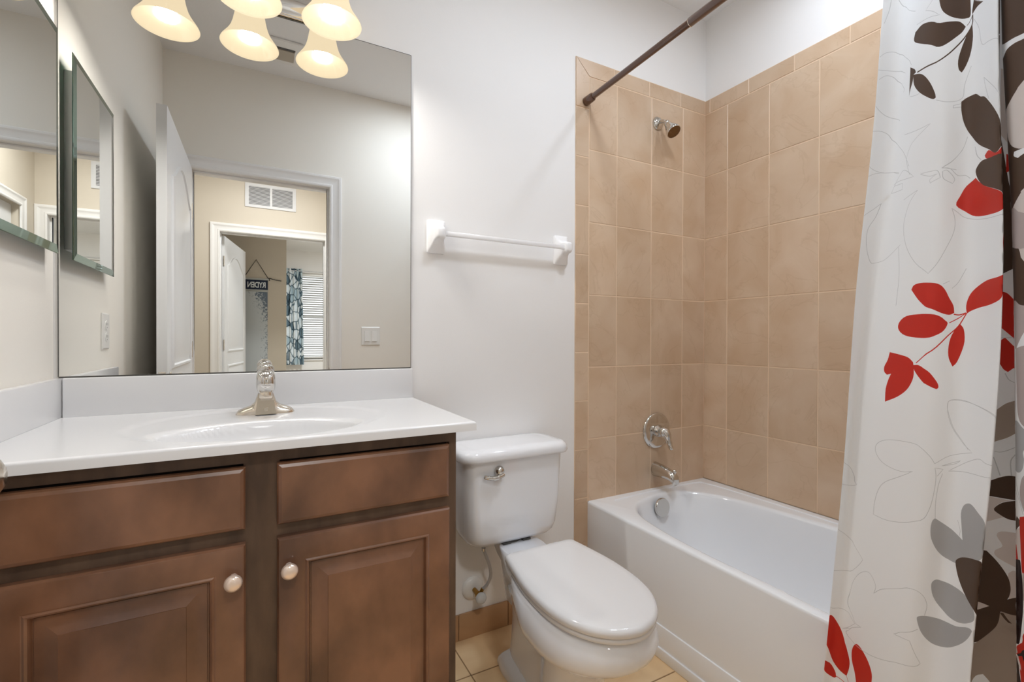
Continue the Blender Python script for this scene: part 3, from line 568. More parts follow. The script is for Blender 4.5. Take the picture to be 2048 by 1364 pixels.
PRINT = [
(1,0,"1725 18139 1729 17987 1769 17781 1840 17633 1968 17491 2141 17384 2281 17340 2310 17393 2302 17660 2276 17820"),
(1,0,"2405 17596 2666 17387 2507 17421 2398 17392 2352 17356 2344 17444 2404 17680 2733 17463 2801 17328"),
(1,0,"877 17621 907 17789 1144 17805 1472 17669 1758 17497 1927 17425 2076 17362 2153 17286 2211 17199 2144 17122 2037 17070 1893 17013 1758 17020 1503 17181 1133 17418"),
(1,0,"2348 17179 2369 16932 2337 16734 2289 16572 2209 16419 2144 16337 2089 16419 2076 16593 2127 16791 2214 16993 2308 17133"),
(1,0,"805 17103 974 16977 1030 16882 940 16876 933 16748 861 16598 832 16479 819 16777"),
(1,0,"931 16881 1149 16788 1330 16646 1534 16396 1694 16132 1724 16034 1639 16032 1450 16155 1188 16384 991 16641"),
(2,0,"2651 14535 2757 14587 2953 14459 3227 14511 3227 14526 3227 14360 2968 14372 2709 14451"),
(1,0,"2140 15771 2250 15813 2443 15794 2571 15676 2683 15608 2829 15419 3011 15179 3227 14921 3227 14736 3227 14533 2953 14459 2772 14591 2505 14813 2301 15086 2189 15344 2142 15601"),
(2,0,"2429 14213 2508 14115 2664 13968 2953 13805 3187 13704 3227 13657 3227 13449 3227 13428 2950 13405 2599 13445 2376 13513 2236 13627 2086 13782 2147 13947 2248 14115"),
(1,0,"2428 14320 2477 14419 2593 14474 2800 14435 3227 14393 3227 13689 3227 13700 2953 13811 2649 13978 2508 14126"),
(2,0,"3227 13058 3227 13015 3180 12850 3227 12678 3227 12606 3227 12604"),
(2,0,"1324 12209 1377 12299 1529 12327 1761 12308 1889 12252 1968 12141 2032 11982 2104 11824 2121 11682 2041 11646 1919 11689 1790 11775 1650 11852 1487 11999"),
(2,0,"1097 11409 1120 11551 1251 11658 1505 11684 1775 11675 1902 11624 1981 11544 2024 11478 1966 11336 1854 11246 1716 11193 1394 11213 1200 11279"),
(2,0,"3227 12292 3227 12001 3227 11950 3052 11860 2779 11787 2580 11756 2411 11706 2326 11660 2310 11813 2353 11986 2479 12123 2701 12238 2948 12262"),
(2,0,"2226 11466 2293 11358 2315 11131 2276 10928 2204 10722 2133 10637 2065 10794 2049 10974 2075 11181 2136 11335"),
(2,0,"977 10881 1157 10843 1343 10790 1439 10712 1468 10659 1489 10442 1453 10273 1364 10096 1205 9928 992 9781 979 10064 1011 10275 1051 10411 974 10379 912 10441 899 10558 953 10710"),
(2,0,"1470 10632 1593 10634 1752 10543 1840 10419 1907 10294 1919 10217 1892 10181 1811 10219 1669 10322 1548 10447 1483 10551"),
(3,0,"2007 7650 1965 7580 1952 7426 1978 7237 2074 7056 2192 6956 2314 6922 2493 6928 2643 7024 2847 7171 3116 7293 3227 7412 3227 7798 3115 7968 2909 8065 2744 8144 2647 8134 2555 8049 2513 7889 2557 7650 2605 7424 2336 7510 2147 7584"),
(3,0,"2068 6292 2078 6391 2144 6457 2273 6466 2473 6485 2713 6505 2861 6470 3006 6396 3103 6303 3112 6208 2952 6092 2786 5974 2607 5887 2419 5874 2240 5968 2117 6116"),
(3,0,"1914 5563 1929 5638 2038 5689 2224 5712 2437 5745 2643 5813 2876 5965 3003 6006 3067 5991 2992 5860 2857 5677 2687 5476 2496 5291 2277 5192 2125 5221 1992 5354"),
(1,0,"2494 6933 2524 7018 2632 7114 2841 7212 3133 7267 3227 7167 3227 6761 3227 6255 3227 6310 3051 6372 2864 6450 2705 6566 2575 6730"),
(2,0,"-120 4505 93 4538 266 4341 366 4128 432 3879 564 3644 562 3448 493 3240 366 3246 227 3407 77 3717 -120 3921 -120 4183"),
(2,0,"714 4132 833 4168 966 4119 1095 4024 1182 3896 1206 3761 1178 3524 1059 3192 867 3111 759 3480 642 3695 619 3928"),
(2,0,"-120 3416 -88 3413 148 3367 275 3190 304 3060 251 3022 32 3137 -120 3267"),
(1,0,"3927 17669 4027 17794 4027 14889 4327 12543 4158 12450 4085 12393 3927 12272 3927 14674"),
(0,0,"4035 16510 4089 16645 4174 16690 4273 16747 4027 16887 4027 16799 4278 16651 4186 16591 4109 16531 4078 16427 4040 16323"),
(5,0,"4289 15895 4197 15709 4128 15546 4085 15344 4089 14996 4126 14757 4195 14655 4292 14658 4027 14947 4027 16199"),
(2,0,"4080 14585 4094 14571 4112 14432 4117 14273 4094 14255 4080 14268"),
(2,0,"4040 12071 4083 12047 4122 12012 4168 11916 4196 11834 4201 11164 4182 11194 4079 11377 4054 11398"),
(2,0,"4051 11092 4078 11154 4110 11204 4183 11054 4208 11015 4210 10657 4187 10645 4141 10570 4106 10617 4078 10706 4054 10745"),
(4,0,"4015 9794 4064 9864 4131 9990 4200 10055 4231 10080 4234 9488 4206 9460 4139 9357 4060 9269 4022 9218"),
(1,0,"4023 8505 4050 8547 4119 8641 4169 8683 4211 8692 4249 8705 4250 8274 4216 8266 4124 8249 4021 8245"),
(5,0,"4013 8242 4046 8235 4188 8239 4125 8179 4072 8023 4138 7915 4045 7781 4001 7739"),
(1,0,"4072 8023 4125 8168 4204 8249 4250 8284 4252 7805 4218 7902 4162 7893 4108 7944"),
(5,0,"4097 7544 4124 7642 4218 7683 4266 7692 4267 7063 4221 7070 4137 7119 4092 7187 4094 7277 4134 7388"),
(5,0,"4173 6928 4267 7053 4268 6478 4180 6453"),
(4,0,"3991 5366 4019 5461 4090 5838 4138 6174 4184 6393 4327 6530 4327 4878 4016 4388"),
(1,0,"4013 7218 4042 7224 4097 7103 4146 6954 4177 6814 4188 6654 4180 6517 4170 6452 4220 6539 4268 6572 4269 6270 4223 6226 4186 6203 4147 6197 4135 6170 4130 6023 4114 5870 4069 5654 4026 5490 3989 5433 3962 6172 3996 6915"),
(5,0,"4008 6221 4027 6236 4078 6222 4026 6111 4011 6088"),
(0,0,"4009 4654 4032 4842 4068 4928 4103 4833 4127 4687 4015 4432"),
(1,0,"4849 17948 5702 17474 5702 11786 5094 11736 5000 11762 4890 11840 4849 12030"),
(0,0,"4849 16365 4938 16326 5067 16299 5170 16273 5347 16282 5347 16192 5169 16182 5078 16203 4974 16199 4904 16138 4849 16106"),
(5,0,"5702 15940 5161 15488 5075 15388 4976 15274 4849 15132 4849 14809 4940 14547 5049 14418 5143 14365 5344 14324 5702 14477"),
(0,0,"5006 14381 5143 14369 5262 14348 5261 14286 5141 14274 5060 14245 4995 14313"),
(5,0,"5684 14018 5130 13695 5086 13641 4989 13518 4907 13415 4884 13321 4859 12761 5017 12710 5118 12444 5681 12041"),
(6,0,"4885 13421 4946 13435 5122 13282 5689 13133 5688 12682 5111 12693 5017 12710 4882 12774 4849 13005"),
(6,0,"4849 11823 4912 11837 5000 11762 5094 11735 5295 11730 5293 11515 5087 11303 4931 11042 4876 11003"),
(6,0,"4902 10947 4945 11023 5083 11064 5287 11067 5268 9584 5097 9693 5022 9729 4956 9825 4918 10062"),
(3,0,"4849 9763 4927 9769 5060 9662 5269 9617 5267 9510 5046 9309 5049 9164 5032 9011 4976 8916 4906 8893 4849 8913"),
(6,0,"5262 9047 5049 8889 4985 8734 4970 8524 5042 8282 5252 8141"),
(1,0,"4849 8044 4892 8138 4965 8096 4972 8025 4923 7955 4849 7865"),
(5,0,"4849 7857 4931 7943 5021 7989 4989 7625 4971 7291 4896 7348 4849 7653"),
(2,0,"4962 8095 5009 8181 5290 8346 5280 7371 5033 7208 5001 7310 4983 7671"),
(2,0,"4849 7644 4872 7641 4927 7414 4925 7163 4849 7066"),
(6,0,"5014 7220 5280 7371 5271 6516 5084 6391"),
(7,0,"4849 7332 4869 7387 4956 7426 4981 7396 5019 7075 5029 6689 5009 6427 4954 6035 4870 5964 4849 5949 4849 6233 4849 6668"),
(7,0,"4849 6333 4849 6125 4849 5944 4849 5796 4849 5652 4849 5553 4849 5363 4849 4959 5002 5214 4944 5530 4916 5782 4849 5753 4849 5867"),
(2,0,"4849 5900 5007 6080 5034 6251 5271 6516 5261 5451 5002 5214 4960 5545 4917 5807 4849 5773 4849 5835"),
(7,0,"4869 5788 4978 5882 5025 5973 5268 6208 5266 5924 5056 5758 5006 5857 4916 5782"),
(5,0,"4849 5888 4849 5906 4900 5832 4856 5798 4849 5796"),
(5,0,"4856 5755 4916 5782 4971 5677 4982 5589 4938 5624"),
(2,0,"4849 6269 4849 6333 4849 6244 4849 6208"),
(1,0.0029,"2357 17353 2348 17179 2214 17017 2040 16875 1877 16776 1702 16747 1359 16810 1076 16857"),
(1,0.0013,"2346 17335 2282 17244 2234 17211"),
(2,0.002,"2326 11673 2200 11424 2030 11232 1808 10943 1521 10676"),
(2,0.0022,"2115 11656 2204 11640 2315 11674"),
(2,0.0016,"2049 11490 2195 11577 2304 11662"),
(2,0.0016,"303 3074 393 3059 562 3030 734 2965"),
(2,0.0013,"493 3240 573 3137 734 2965"),
(8,0.0009,"34 17590 157 17672 294 17660 431 17522 719 17302 838 17139"),
(8,0.0009,"11 17312 262 17254 599 17071"),
(8,0.0009,"53 17091 190 17164 308 17102 408 16942 601 16734 588 16658"),
(8,0.0009,"15 16512 188 16316 310 16209 512 16065"),
(8,0.0009,"-6 15943 176 15929 299 15839 421 15624 782 15297 1012 14917"),
(8,0.0009,"768 15678 1263 15585 1608 15560 1274 15464 1055 15376 955 15232 917 15060 1054 14716"),
(8,0.0009,"858 16454 1063 16381 1191 16356"),
(8,0.0009,"1734 15978 1874 15866 2056 15811 2172 15856 2191 16041 2246 16210 2327 16383"),
(8,0.0009,"1489 18109 1242 18029 1505 17861 1754 17668 1326 17824 941 17927"),
(8,0.0009,"307 18792 392 18606 561 18441 853 18267"),
(8,0.0009,"186 18828 159 18588 82 18325"),
(8,0.0009,"2141 15734 2006 15743 2007 15694 2131 15672"),
(8,0.0009,"2400 17245 2543 16986 2630 16621 2829 16535 3227 16408"),
(8,0.0009,"2257 15055 2174 14842 2014 14666 1854 14579 2077 14471"),
(8,0.0009,"2415 14804 2461 14621 2564 14495"),
(8,0.0009,"2673 15970 2915 15688 3217 15403"),
(8,0.0009,"2673 15970 2719 15757 2797 15505"),
(8,0.0009,"1322 14299 1121 14103 1004 13765 1024 13438 1156 13087 1395 12750 1722 12500 1836 12679 1955 12957 2062 13259 2076 13500 2022 13741 2113 13639 2281 13484 2710 13368 3227 13331"),
(8,0.0009,"932 14216 1070 14252 1322 14299"),
(8,0.0009,"312 14292 249 13989 139 13708 145 13365 251 12975 354 12938 611 13028 947 13241"),
(8,0.0009,"8 14025 171 14149 312 14292"),
(8,0.0009,"-2 14922 249 14990 677 14866"),
(8,0.0009,"-55 15195 111 15070 306 14980 673 14895"),
(8,0.0009,"448 14474 578 14668 728 14819 883 14876 1189 14632 707 14689 534 14651"),
(8,0.0009,"448 14474 861 14466 841 14607 540 14622"),
(8,0.0009,"1382 14614 1670 14575 1790 14545 1839 14389 1666 14337 1644 14406 1791 14482 1639 14483 1383 14601"),
(8,0.0009,"1874 14502 1940 14494 2050 14308 2022 14217 1886 14350 1868 14503"),
(8,0.0009,"1854 14570 1978 14521 2099 14357 2224 14326 2311 14239"),
(8,0.0009,"1854 14570 2014 14658 2174 14834"),
(8,0.0009,"2431 14743 2476 14607 2564 14499"),
(8,0.0009,"2070 12163 2168 12277 2286 12528"),
(8,0.0009,"1934 12259 2027 12312"),
(8,0.0009,"902 13196 992 12582 995 11901"),
(8,0.0009,"2555 9101 2250 9398 2111 9716 2079 9893 2144 9988 2391 10002 2784 9919 3227 9796"),
(8,0.0009,"1926 8716 1831 8867 1657 9018 1346 9017 1082 8953 924 8818 904 8642 1023 8462 1213 8387 1415 8389 1599 8466 1336 8238 1123 8035 1019 7820 964 7514 957 7230 1203 7244 1503 7359 1801 7537 1901 7790 1949 8126 1963 8451 1935 8631 2074 8629 1981 8479"),
(8,0.0009,"1926 8716 2165 8899 2645 9074 2408 9210 2220 9416 2116 9647 2083 9863 2142 9984 2487 9981 2862 9909 3227 9820"),
(8,0.0009,"3174 8753 2598 8688 2176 8608 2365 8747 2767 8998 2964 8974 3227 8972"),
(8,0.0009,"2047 8692 2411 8861 2267 8759 2047 8692"),
(8,0.0009,"2070 8543 2014 8312 1992 7962 2009 7655"),
(8,0.0009,"-50 8275 294 8130 407 7942 431 7776 494 7733 326 7668 -79 7745"),
(8,0.0009,"2453 7733 2528 7587 2529 7469"),
(8,0.0009,"-107 6705 306 6493 525 6299 749 6128 754 6049 596 5829 342 5642 -120 5636"),
(8,0.0009,"1087 5551 1113 5728 1023 5874 911 5908 708 5749 502 5427 414 5044 430 4834 565 4703 673 4586 843 4611 339 4259 656 4562"),
(8,0.0009,"1087 5556 1262 5775 1624 6029 1818 6131 1963 6067 2037 5900 2019 5689"),
(8,0.0009,"1943 5382 1838 5265 1575 5040 1738 5073 1851 5091 1939 4896 2047 4723 1963 4628 1674 4508 1134 4219 769 4118 438 4167 417 4257 552 4395"),
(8,0.0009,"-120 4777 92 4713 292 4721 417 4708 529 4629 656 4562"),
(1,0.0022,"4141 6178 4167 6093 4190 6048"),
(8,0.0009,"4058 9084 4112 9094 4208 9212"),
(8,0.0009,"4053 8979 4079 8826 4104 8653"),
(8,0.0009,"4209 9083 4174 8949 4180 8693"),
(8,0.0009,"4078 11194 4182 11204"),
(8,0.0009,"4119 10547 4151 10430 4207 10378"),
(8,0.0016,"4849 8799 4917 8597 5042 8282"),
(8,0.0011,"4849 8570 4957 8426 5032 8221"),
]
# ------------------------------------------------------------------ shower curtain
# TAB: plan positions (x, y) of the fold lines at six heights; the cloth is a smooth surface through them
def colz(i, z):
    c = TAB[max(0, min(len(TAB)-1, i))]; k = 0
    while k < len(ZL)-2 and z < ZL[k+1]: k += 1
    t = (z-ZL[k])/(ZL[k+1]-ZL[k]); g = lambda j: c[max(0, min(len(ZL)-1, j))]
    return tuple(cr1(g(k-1)[d], g(k)[d], g(k+1)[d], g(k+2)[d], t) for d in (0, 1))
def cr1(p0, p1, p2, p3, t): return .5*((2*p1)+(-p0+p2)*t+(2*p0-5*p1+4*p2-p3)*t*t+(-p0+3*p1-3*p2+p3)*t**3)
UK = [0.]
for i in range(1, len(TAB)): UK.append(UK[-1]+math.hypot(TAB[i-1][2][0]-TAB[i][2][0], TAB[i-1][2][1]-TAB[i][2][1]))
def cloth(u, z):
    i = 0
    while i < len(UK)-2 and u > UK[i+1]: i += 1
    t = (u-UK[i])/(UK[i+1]-UK[i]); P = [colz(i+k, z) for k in (-1, 0, 1, 2)]
    x = cr1(P[0][0], P[1][0], P[2][0], P[3][0], t); y = cr1(P[0][1], P[1][1], P[2][1], P[3][1], t)
    return (x+.0016*math.sin(9*z+14*u), y+.0012*math.sin(7*z+31*u), z)
def smooth_poly(pts, closed=True, n=4):
    out = []; N = len(pts)
    rng = range(N if closed else N-1)
    def ang(i):
        if not closed and (i <= 0 or i >= N-1): return True
        a = Vector(pts[i % N])-Vector(pts[(i-1) % N]); b_ = Vector(pts[(i+1) % N])-Vector(pts[i % N])
        return a.length < 1e-6 or b_.length < 1e-6 or a.angle(b_) > 1.15
    for i in rng:
        p1, p2 = pts[i % N], pts[(i+1) % N]
        p0 = pts[(i-1) % N] if not ang(i) else (2*p1[0]-p2[0], 2*p1[1]-p2[1])
        p3 = pts[(i+2) % N] if not ang(i+1) else (2*p2[0]-p1[0], 2*p2[1]-p1[1])
        for k in range(n): t = k/n; out.append((cr1(p0[0],p1[0],p2[0],p3[0],t), cr1(p0[1],p1[1],p2[1],p3[1],t)))
    if not closed: out.append(pts[-1])
    return out
ZT, ZB = 2.105, .16
polys = []
for m_i, wd, s in PRINT:
    q = [int(a)*1e-4 for a in s.split()]; pts = list(zip(q[0::2], q[1::2]))
    if wd == 0: P = smooth_poly(pts, True, 3)
    else:
        c_ = smooth_poly(pts, False, 4); L_, R_ = [], []
        for i, p in enumerate(c_):
            a, b_ = Vector(c_[max(i-1,0)]), Vector(c_[min(i+1,len(c_)-1)]); d_ = (b_-a)
            if d_.length < 1e-7: continue
            nrm = Vector((-d_.y, d_.x)).normalized()*wd/2; L_.append((p[0]+nrm.x, p[1]+nrm.y)); R_.append((p[0]-nrm.x, p[1]-nrm.y))
        P = L_+R_[::-1]
    P = [(min(max(a, .0005), UK[-1]-.0005), min(max(b_, ZB+.001), ZT-.001)) for a, b_ in P]
    polys.append((m_i, P))
# leaves on the folds that the photograph only shows in part: the same printed sprigs go on
rnd = random.Random(5)
for k in range(26):
    u0 = rnd.uniform(UK[8]+.06, UK[-1]-.06); z0 = rnd.uniform(.3, 2.0); a0 = rnd.uniform(0, 6.28); L0 = rnd.uniform(.05, .10); mi_ = rnd.choice([1,1,2,3,4,6])
    P = [(u0+L0*(c1*math.cos(a0)-s1*math.sin(a0)), z0+L0*(c1*math.sin(a0)+s1*math.cos(a0))) for c1, s1 in ((-1,0),(-.7,.3),(-.2,.48),(.4,.4),(1,0),(.4,-.38),(-.2,-.46),(-.7,-.28))]
    P = smooth_poly(P, True, 3); polys.append((mi_, [(min(max(a, UK[8]+.035), UK[-1]-.001), min(max(b_, ZB+.002), ZT-.002)) for a, b_ in P]))
V2 = []; FC = []
NU, NZ = 150, 70
def addpoly(P):
    n = len(V2); V2.extend(Vector(p) for p in P); FC.append(list(range(n, n+len(P))))
addpoly([(UK[-1]*i/NU, ZB) for i in range(NU+1)]+[(UK[-1], ZB+(ZT-ZB)*j/NZ) for j in range(1, NZ+1)]+[(UK[-1]*(NU-i)/NU, ZT) for i in range(1, NU+1)]+[(0, ZT-(ZT-ZB)*j/NZ) for j in range(1, NZ)])
for m_i, P in polys: addpoly(P)
for i in range(1, NU):
    for j in range(1, NZ): V2.append(Vector((UK[-1]*i/NU, ZB+(ZT-ZB)*j/NZ)))
ov, oe, of, ovv, oee, off = delaunay_2d_cdt(V2, [], FC, 1, 1e-6)
def ccol(nm, rgb, k=.45):
    m_ = bpy.data.materials.new(nm); m_.use_nodes = True; nt_ = m_.node_tree; b_ = nt_.nodes['Principled BSDF']
    b_.inputs['Base Color'].default_value = (*s2l(rgb), 1); b_.inputs['Roughness'].default_value = k; b_.inputs['Specular IOR Level'].default_value = .3
    tr = nt_.nodes.new('ShaderNodeBsdfTranslucent'); tr.inputs[0].default_value = (*s2l(rgb), 1); mx_ = nt_.nodes.new('ShaderNodeMixShader'); mx_.inputs[0].default_value = .16
    g_ = nt_.nodes.new('ShaderNodeNewGeometry'); wv = nt_.nodes.new('ShaderNodeTexNoise'); wv.inputs['Scale'].default_value = 9; wv.inputs['Detail'].default_value = 1
    bu = nt_.nodes.new('ShaderNodeBump'); bu.inputs['Strength'].default_value = .12; bu.inputs['Distance'].default_value = .01
    nt_.links.new(g_.outputs['Position'], wv.inputs['Vector']); nt_.links.new(wv.outputs[0], bu.inputs['Height']); nt_.links.new(bu.outputs[0], b_.inputs['Normal'])
    nt_.links.new(b_.outputs[0], mx_.inputs[1]); nt_.links.new(tr.outputs[0], mx_.inputs[2]); nt_.links.new(mx_.outputs[0], nt_.nodes['Material Output'].inputs[0]); return m_
CM_ = [ccol('curtain_white', (242,245,248)), ccol('curtain_brown', (78,59,46)), ccol('curtain_red', (198,44,30)), ccol('curtain_grey', (172,173,175)), ccol('curtain_taupe', (166,152,140)),
       ccol('curtain_cream', (216,208,204)), ccol('curtain_mauve', (182,170,168)), ccol('curtain_dark', (34,14,14), .25), ccol('curtain_outline', (200,203,206))]
t = thing('shower_curtain', 'white shower curtain printed with red, brown and grey leaves', 'shower curtain', (1.65, -1.3, ZB))
mb = MB(); mb.v = [cloth(v.x, v.y) for v in ov]; mb.f = [tuple(f) for f in of]
def winding(P, x, y):
    wn = 0; n = len(P)
    for i in range(n):
        (x1, y1), (x2, y2) = P[i], P[(i+1) % n]; c_ = (x2-x1)*(y-y1)-(x-x1)*(y2-y1)
        if y1 <= y < y2 and c_ > 0: wn += 1
        elif y2 <= y < y1 and c_ < 0: wn -= 1
    return wn
BB = [(min(p[0] for p in P), max(p[0] for p in P), min(p[1] for p in P), max(p[1] for p in P)) for _, P in polys]
for f in mb.f:
    x = sum(ov[i].x for i in f)/len(f); y = sum(ov[i].y for i in f)/len(f); m_i = 0
    for k in range(len(polys)-1, -1, -1):
        b_ = BB[k]
        if b_[0] <= x <= b_[1] and b_[2] <= y <= b_[3] and winding(polys[k][1], x, y): m_i = polys[k][0]; break
    mb.mi.append(m_i)
cc = obj('curtain_cloth', mb, CM_, t, smooth=180)
_n = []      # shade the cloth with the true normals of its surface
from mathutils.kdtree import KDTree
kd = KDTree(len(mb.v))
for i_, v_ in enumerate(mb.v): kd.insert(v_, i_)
kd.balance()
for v_ in cc.data.vertices:
    q = ov[kd.find(v_.co+ORG[t.name])[1]]
    e_ = .002; ua, ub = max(q.x-e_, 0), min(q.x+e_, UK[-1]); za, zc_ = max(q.y-.006, ZB), min(q.y+.006, ZT)
    nn_ = (Vector(cloth(ub, q.y))-Vector(cloth(ua, q.y))).cross(Vector(cloth(q.x, zc_))-Vector(cloth(q.x, za))).normalized(); _n.append(nn_)
pol = cc.data.polygons; s_ = sum(1 if _n[p_.vertices[0]].dot(p_.normal) > 0 else -1 for p_ in pol)
if s_ < 0: _n = [-a for a in _n]
for p_ in pol:
    if p_.area > 1e-9 and _n[p_.vertices[0]].dot(p_.normal) < 0 and s_ >= 0: p_.flip()
cc.data.normals_split_custom_set_from_vertices([tuple(a) for a in _n])
for i in (0, 1, 3, 5, 7, 9, 11, 13):
    x, y = TAB[i][0]; p = rodp(y); x2, y2, z2 = cloth(min(UK[i]+.004, UK[-1]-.001), ZT-.02)
    R0 = [(p.x+.021*math.cos(a), y, p.z+.021*math.sin(a)) for a in (PI*k/10-.3 for k in range(14))]
    obj('curtain_ring', MB().tube(bz([(x2, y2, z2), (p.x+.022, y, p.z-.012), (p.x+.020, y, p.z+.010), (p.x, y, p.z+.022), (p.x-.020, y, p.z+.008), (p.x-.021, y, p.z-.014), (x2-.004, y2, z2)], 5), .0014, 8), nickel, t)

# ------------------------------------------------------------------ switch, outlet
t = thing('light_switch', 'double rocker light switch beside the bathroom doorway, seen in the large mirror', 'light switch', (1.1035, FY, 1.068))
obj('switch_plate', MB().rects((1.1640, FY+.0003, 1.0680), (-1,0,0), (0,0,1), (0,1,0), .1205, .1200, [(0,0),(0,.003),(.004,.006)]), plastic, t)
for cx in (1.1265, 1.0805):
    obj('rocker', MB().loft([[(cx+a, FY+.0058, z) for a, z in ((-.0165,1.0945),(.0165,1.0945),(.0165,1.1615),(-.0165,1.1615))], [(cx+a, FY+h_, z) for a, z, h_ in ((-.0160,1.0950,.0125),(.0160,1.0950,.0125),(.0160,1.1610,.0075),(-.0160,1.1610,.0075))]]), plastic, t)
t = thing('wall_outlet', 'white duplex outlet on the left wall, seen in the large mirror', 'outlet', (LX, -.455, 1.075))
obj('outlet_plate', MB().rects((LX+.0003, -.4165, 1.0755), (0,-1,0), (0,0,1), (1,0,0), .078, .122, [(0,0),(0,.003),(.004,.006)]), plastic, t)
for z in (1.116, 1.157):
    r_o = obj('receptacle', MB().lathe([(.0165,0),(.0165,.002),(0,.002)], (LX+.006, -.4555, z), (1,0,0), 24), plastic, t)
    obj('slots', MB().box(LX+.0078, LX+.0084, -.4625, -.461, z-.001, z+.007).box(LX+.0078, LX+.0084, -.450, -.4485, z-.001, z+.007).lathe([(.0022,0),(0,.0003)], (LX+.0080, -.4555, z-.008), (1,0,0), 10), vent_dark, r_o)

# ------------------------------------------------------------------ ceiling fixtures and added fill lights
t = thing('exhaust_fan', 'white ceiling exhaust fan with a slotted tan lens, seen in the large mirror', 'exhaust fan', (.48, -1.27, H-.022))
obj('fan_cover', MB().box(.325, .668, -1.395, -1.165, H-.014, H-.0003, .005), plastic, t)
obj('fan_lens', MB().box(.352, .628, -1.350, -1.245, H-.021, H-.0135, .003), lens_tan, t)
obj('fan_slot', MB().box(.352, .630, -1.243, -1.228, H-.0160, H-.0135), vent_dark, t)
def can_light(name, label, x, y, m_, r=.075, grp=None):
    q = thing(name, label, 'ceiling light', (x, y, H-.012))
    obj('trim_ring', MB().lathe([(r+.022,0),(r+.020,-.005),(r+.004,-.009),(r,-.006),(r,-.001)], (x, y, H), (0,0,1), 40), plastic, q, smooth=50)
    obj('light_lens', MB().lathe([(r,0),(r*.6,-.004),(0,-.006)], (x, y, H-.002), (0,0,1), 40), m_, q, smooth=60); return q
can_light('recessed_light', 'round recessed ceiling light above the bathtub', 2.06, -.72, tubl_m, .052)
can_light('added_fill_light', 'added fill light, unseen, on the bathroom ceiling in front of the toilet', 1.44, -1.0, room_fill_m, .13)  # added to brighten the bathroom; set where the mirror misses it
can_light('added_fill_light', 'added fill light, unseen, on the hall ceiling outside the bathroom doorway', .55, -2.45, hall_fill_m, .17)  # unseen lamp added to send fill light through the doorway
can_light('added_fill_light', 'added fill light, unseen, on the bedroom ceiling beyond the second doorway', 1.6, -5.4, bed_fill_m, .22)  # bedroom fill, an added lamp out of view

# ------------------------------------------------------------------ return air grille over the bedroom door
t = thing('return_air_grille', 'white louvred return air grille on the hall wall above the bedroom door', 'air vent', (.555, HY, 2.312))
gx0, gx1, gz0, gz1 = .3435, .7660, 2.312, 2.530
fr = MB()
for a in ((gx0,gx1,gz0,gz0+.026),(gx0,gx1,gz1-.026,gz1),(gx0,gx0+.030,gz0+.026,gz1-.026),(gx1-.030,gx1,gz0+.026,gz1-.026),((gx0+gx1)/2-.009,(gx0+gx1)/2+.009,gz0+.026,gz1-.026)): fr.box(a[0], a[1], HY+.0004, HY+.008, a[2], a[3])
obj('frame', fr, vent_m, t)
obj('duct_shade_sheet', MB().box(gx0+.02, gx1-.02, HY+.0002, HY+.0010, gz0+.02, gz1-.02), vent_dark, t)  # dark sheet painted as the shade behind the louvres
zz = gz0+.031; k = 0
while zz < gz1-.028:
    obj('louvre', MB().loft([[(x, HY+.0010, zz+.0065), (x, HY+.0070, zz-.001), (x, HY+.0078, zz), (x, HY+.0018, zz+.0075)] for x in (gx0+.028, gx1-.028)]), vent_m, t, smooth=0); zz += .0118

# ------------------------------------------------------------------ bedroom: name banner, poster, curtain, blind
BW = -4.6
t = thing('name_banner', 'navy name banner with white letters hanging by a black cord in the bedroom', 'banner', (.43, BW, 1.66))
obj('banner_cloth', MB().box(.309, .5475, BW+.006, BW+.011, 1.672, 1.787, .001), navy, t)
obj('dowel', MB().tube([(.300, BW+.010, 1.795),(.556, BW+.010, 1.795)], .0105, 12), dowel_m, t)
obj('dowel', MB().tube([(.305, BW+.010, 1.668),(.552, BW+.010, 1.668)], .006, 12), dowel_m, t)
obj('cord', MB().tube([(.300, BW+.008, 1.80),(.428, BW+.006, 2.02),(.556, BW+.008, 1.80)], .0035, 8).tube(bz([(.556,BW+.012,1.807),(.575,BW+.015,1.808),(.60,BW+.014,1.800),(.640,BW+.013,1.793),(.690,BW+.012,1.786)],4), .0042, 8).tube([(.557,BW+.012,1.81),(.566,BW+.012,1.782)], .004, 8), cord_m, t)
fc_ = bpy.data.curves.new('lettering', 'FONT'); fc_.body = 'RYDEN'; fc_.size = .086; fc_.extrude = .0012; fc_.align_x = 'CENTER'; fc_.align_y = 'CENTER'; fc_.space_character = .92; fc_.offset = .0022
to = bpy.data.objects.new('lettering_src', fc_); COL.objects.link(to); bpy.context.view_layer.update()
me = bpy.data.meshes.new_from_object(to.evaluated_get(bpy.context.evaluated_depsgraph_get())); bpy.data.objects.remove(to); bpy.data.curves.remove(fc_)
me.name = 'lettering'
wmax = max(v.co.x for v in me.vertices)-min(v.co.x for v in me.vertices); hmax = max(v.co.y for v in me.vertices)-min(v.co.y for v in me.vertices)
cx_ = (max(v.co.x for v in me.vertices)+min(v.co.x for v in me.vertices))/2; cy_ = (max(v.co.y for v in me.vertices)+min(v.co.y for v in me.vertices))/2
for v in me.vertices:
    x, y, z = v.co; v.co = Vector((.4315-(x-cx_)*.186/wmax, BW+.0118+z, 1.728+(y-cy_)*.066/hmax))-ORG[t.name]
me.materials.clear(); me.materials.append(letter_m)
lo = bpy.data.objects.new('lettering', me); COL.objects.link(lo); lo.parent = t
pm = bpy.data.materials.new('poster_print'); pm.use_nodes = True; nt = pm.node_tree; b = nt.nodes['Principled BSDF']; b.inputs['Roughness'].default_value = .7
geo = nt.nodes.new('ShaderNodeNewGeometry'); sx = nt.nodes.new('ShaderNodeSeparateXYZ'); nt.links.new(geo.outputs['Position'], sx.inputs[0])
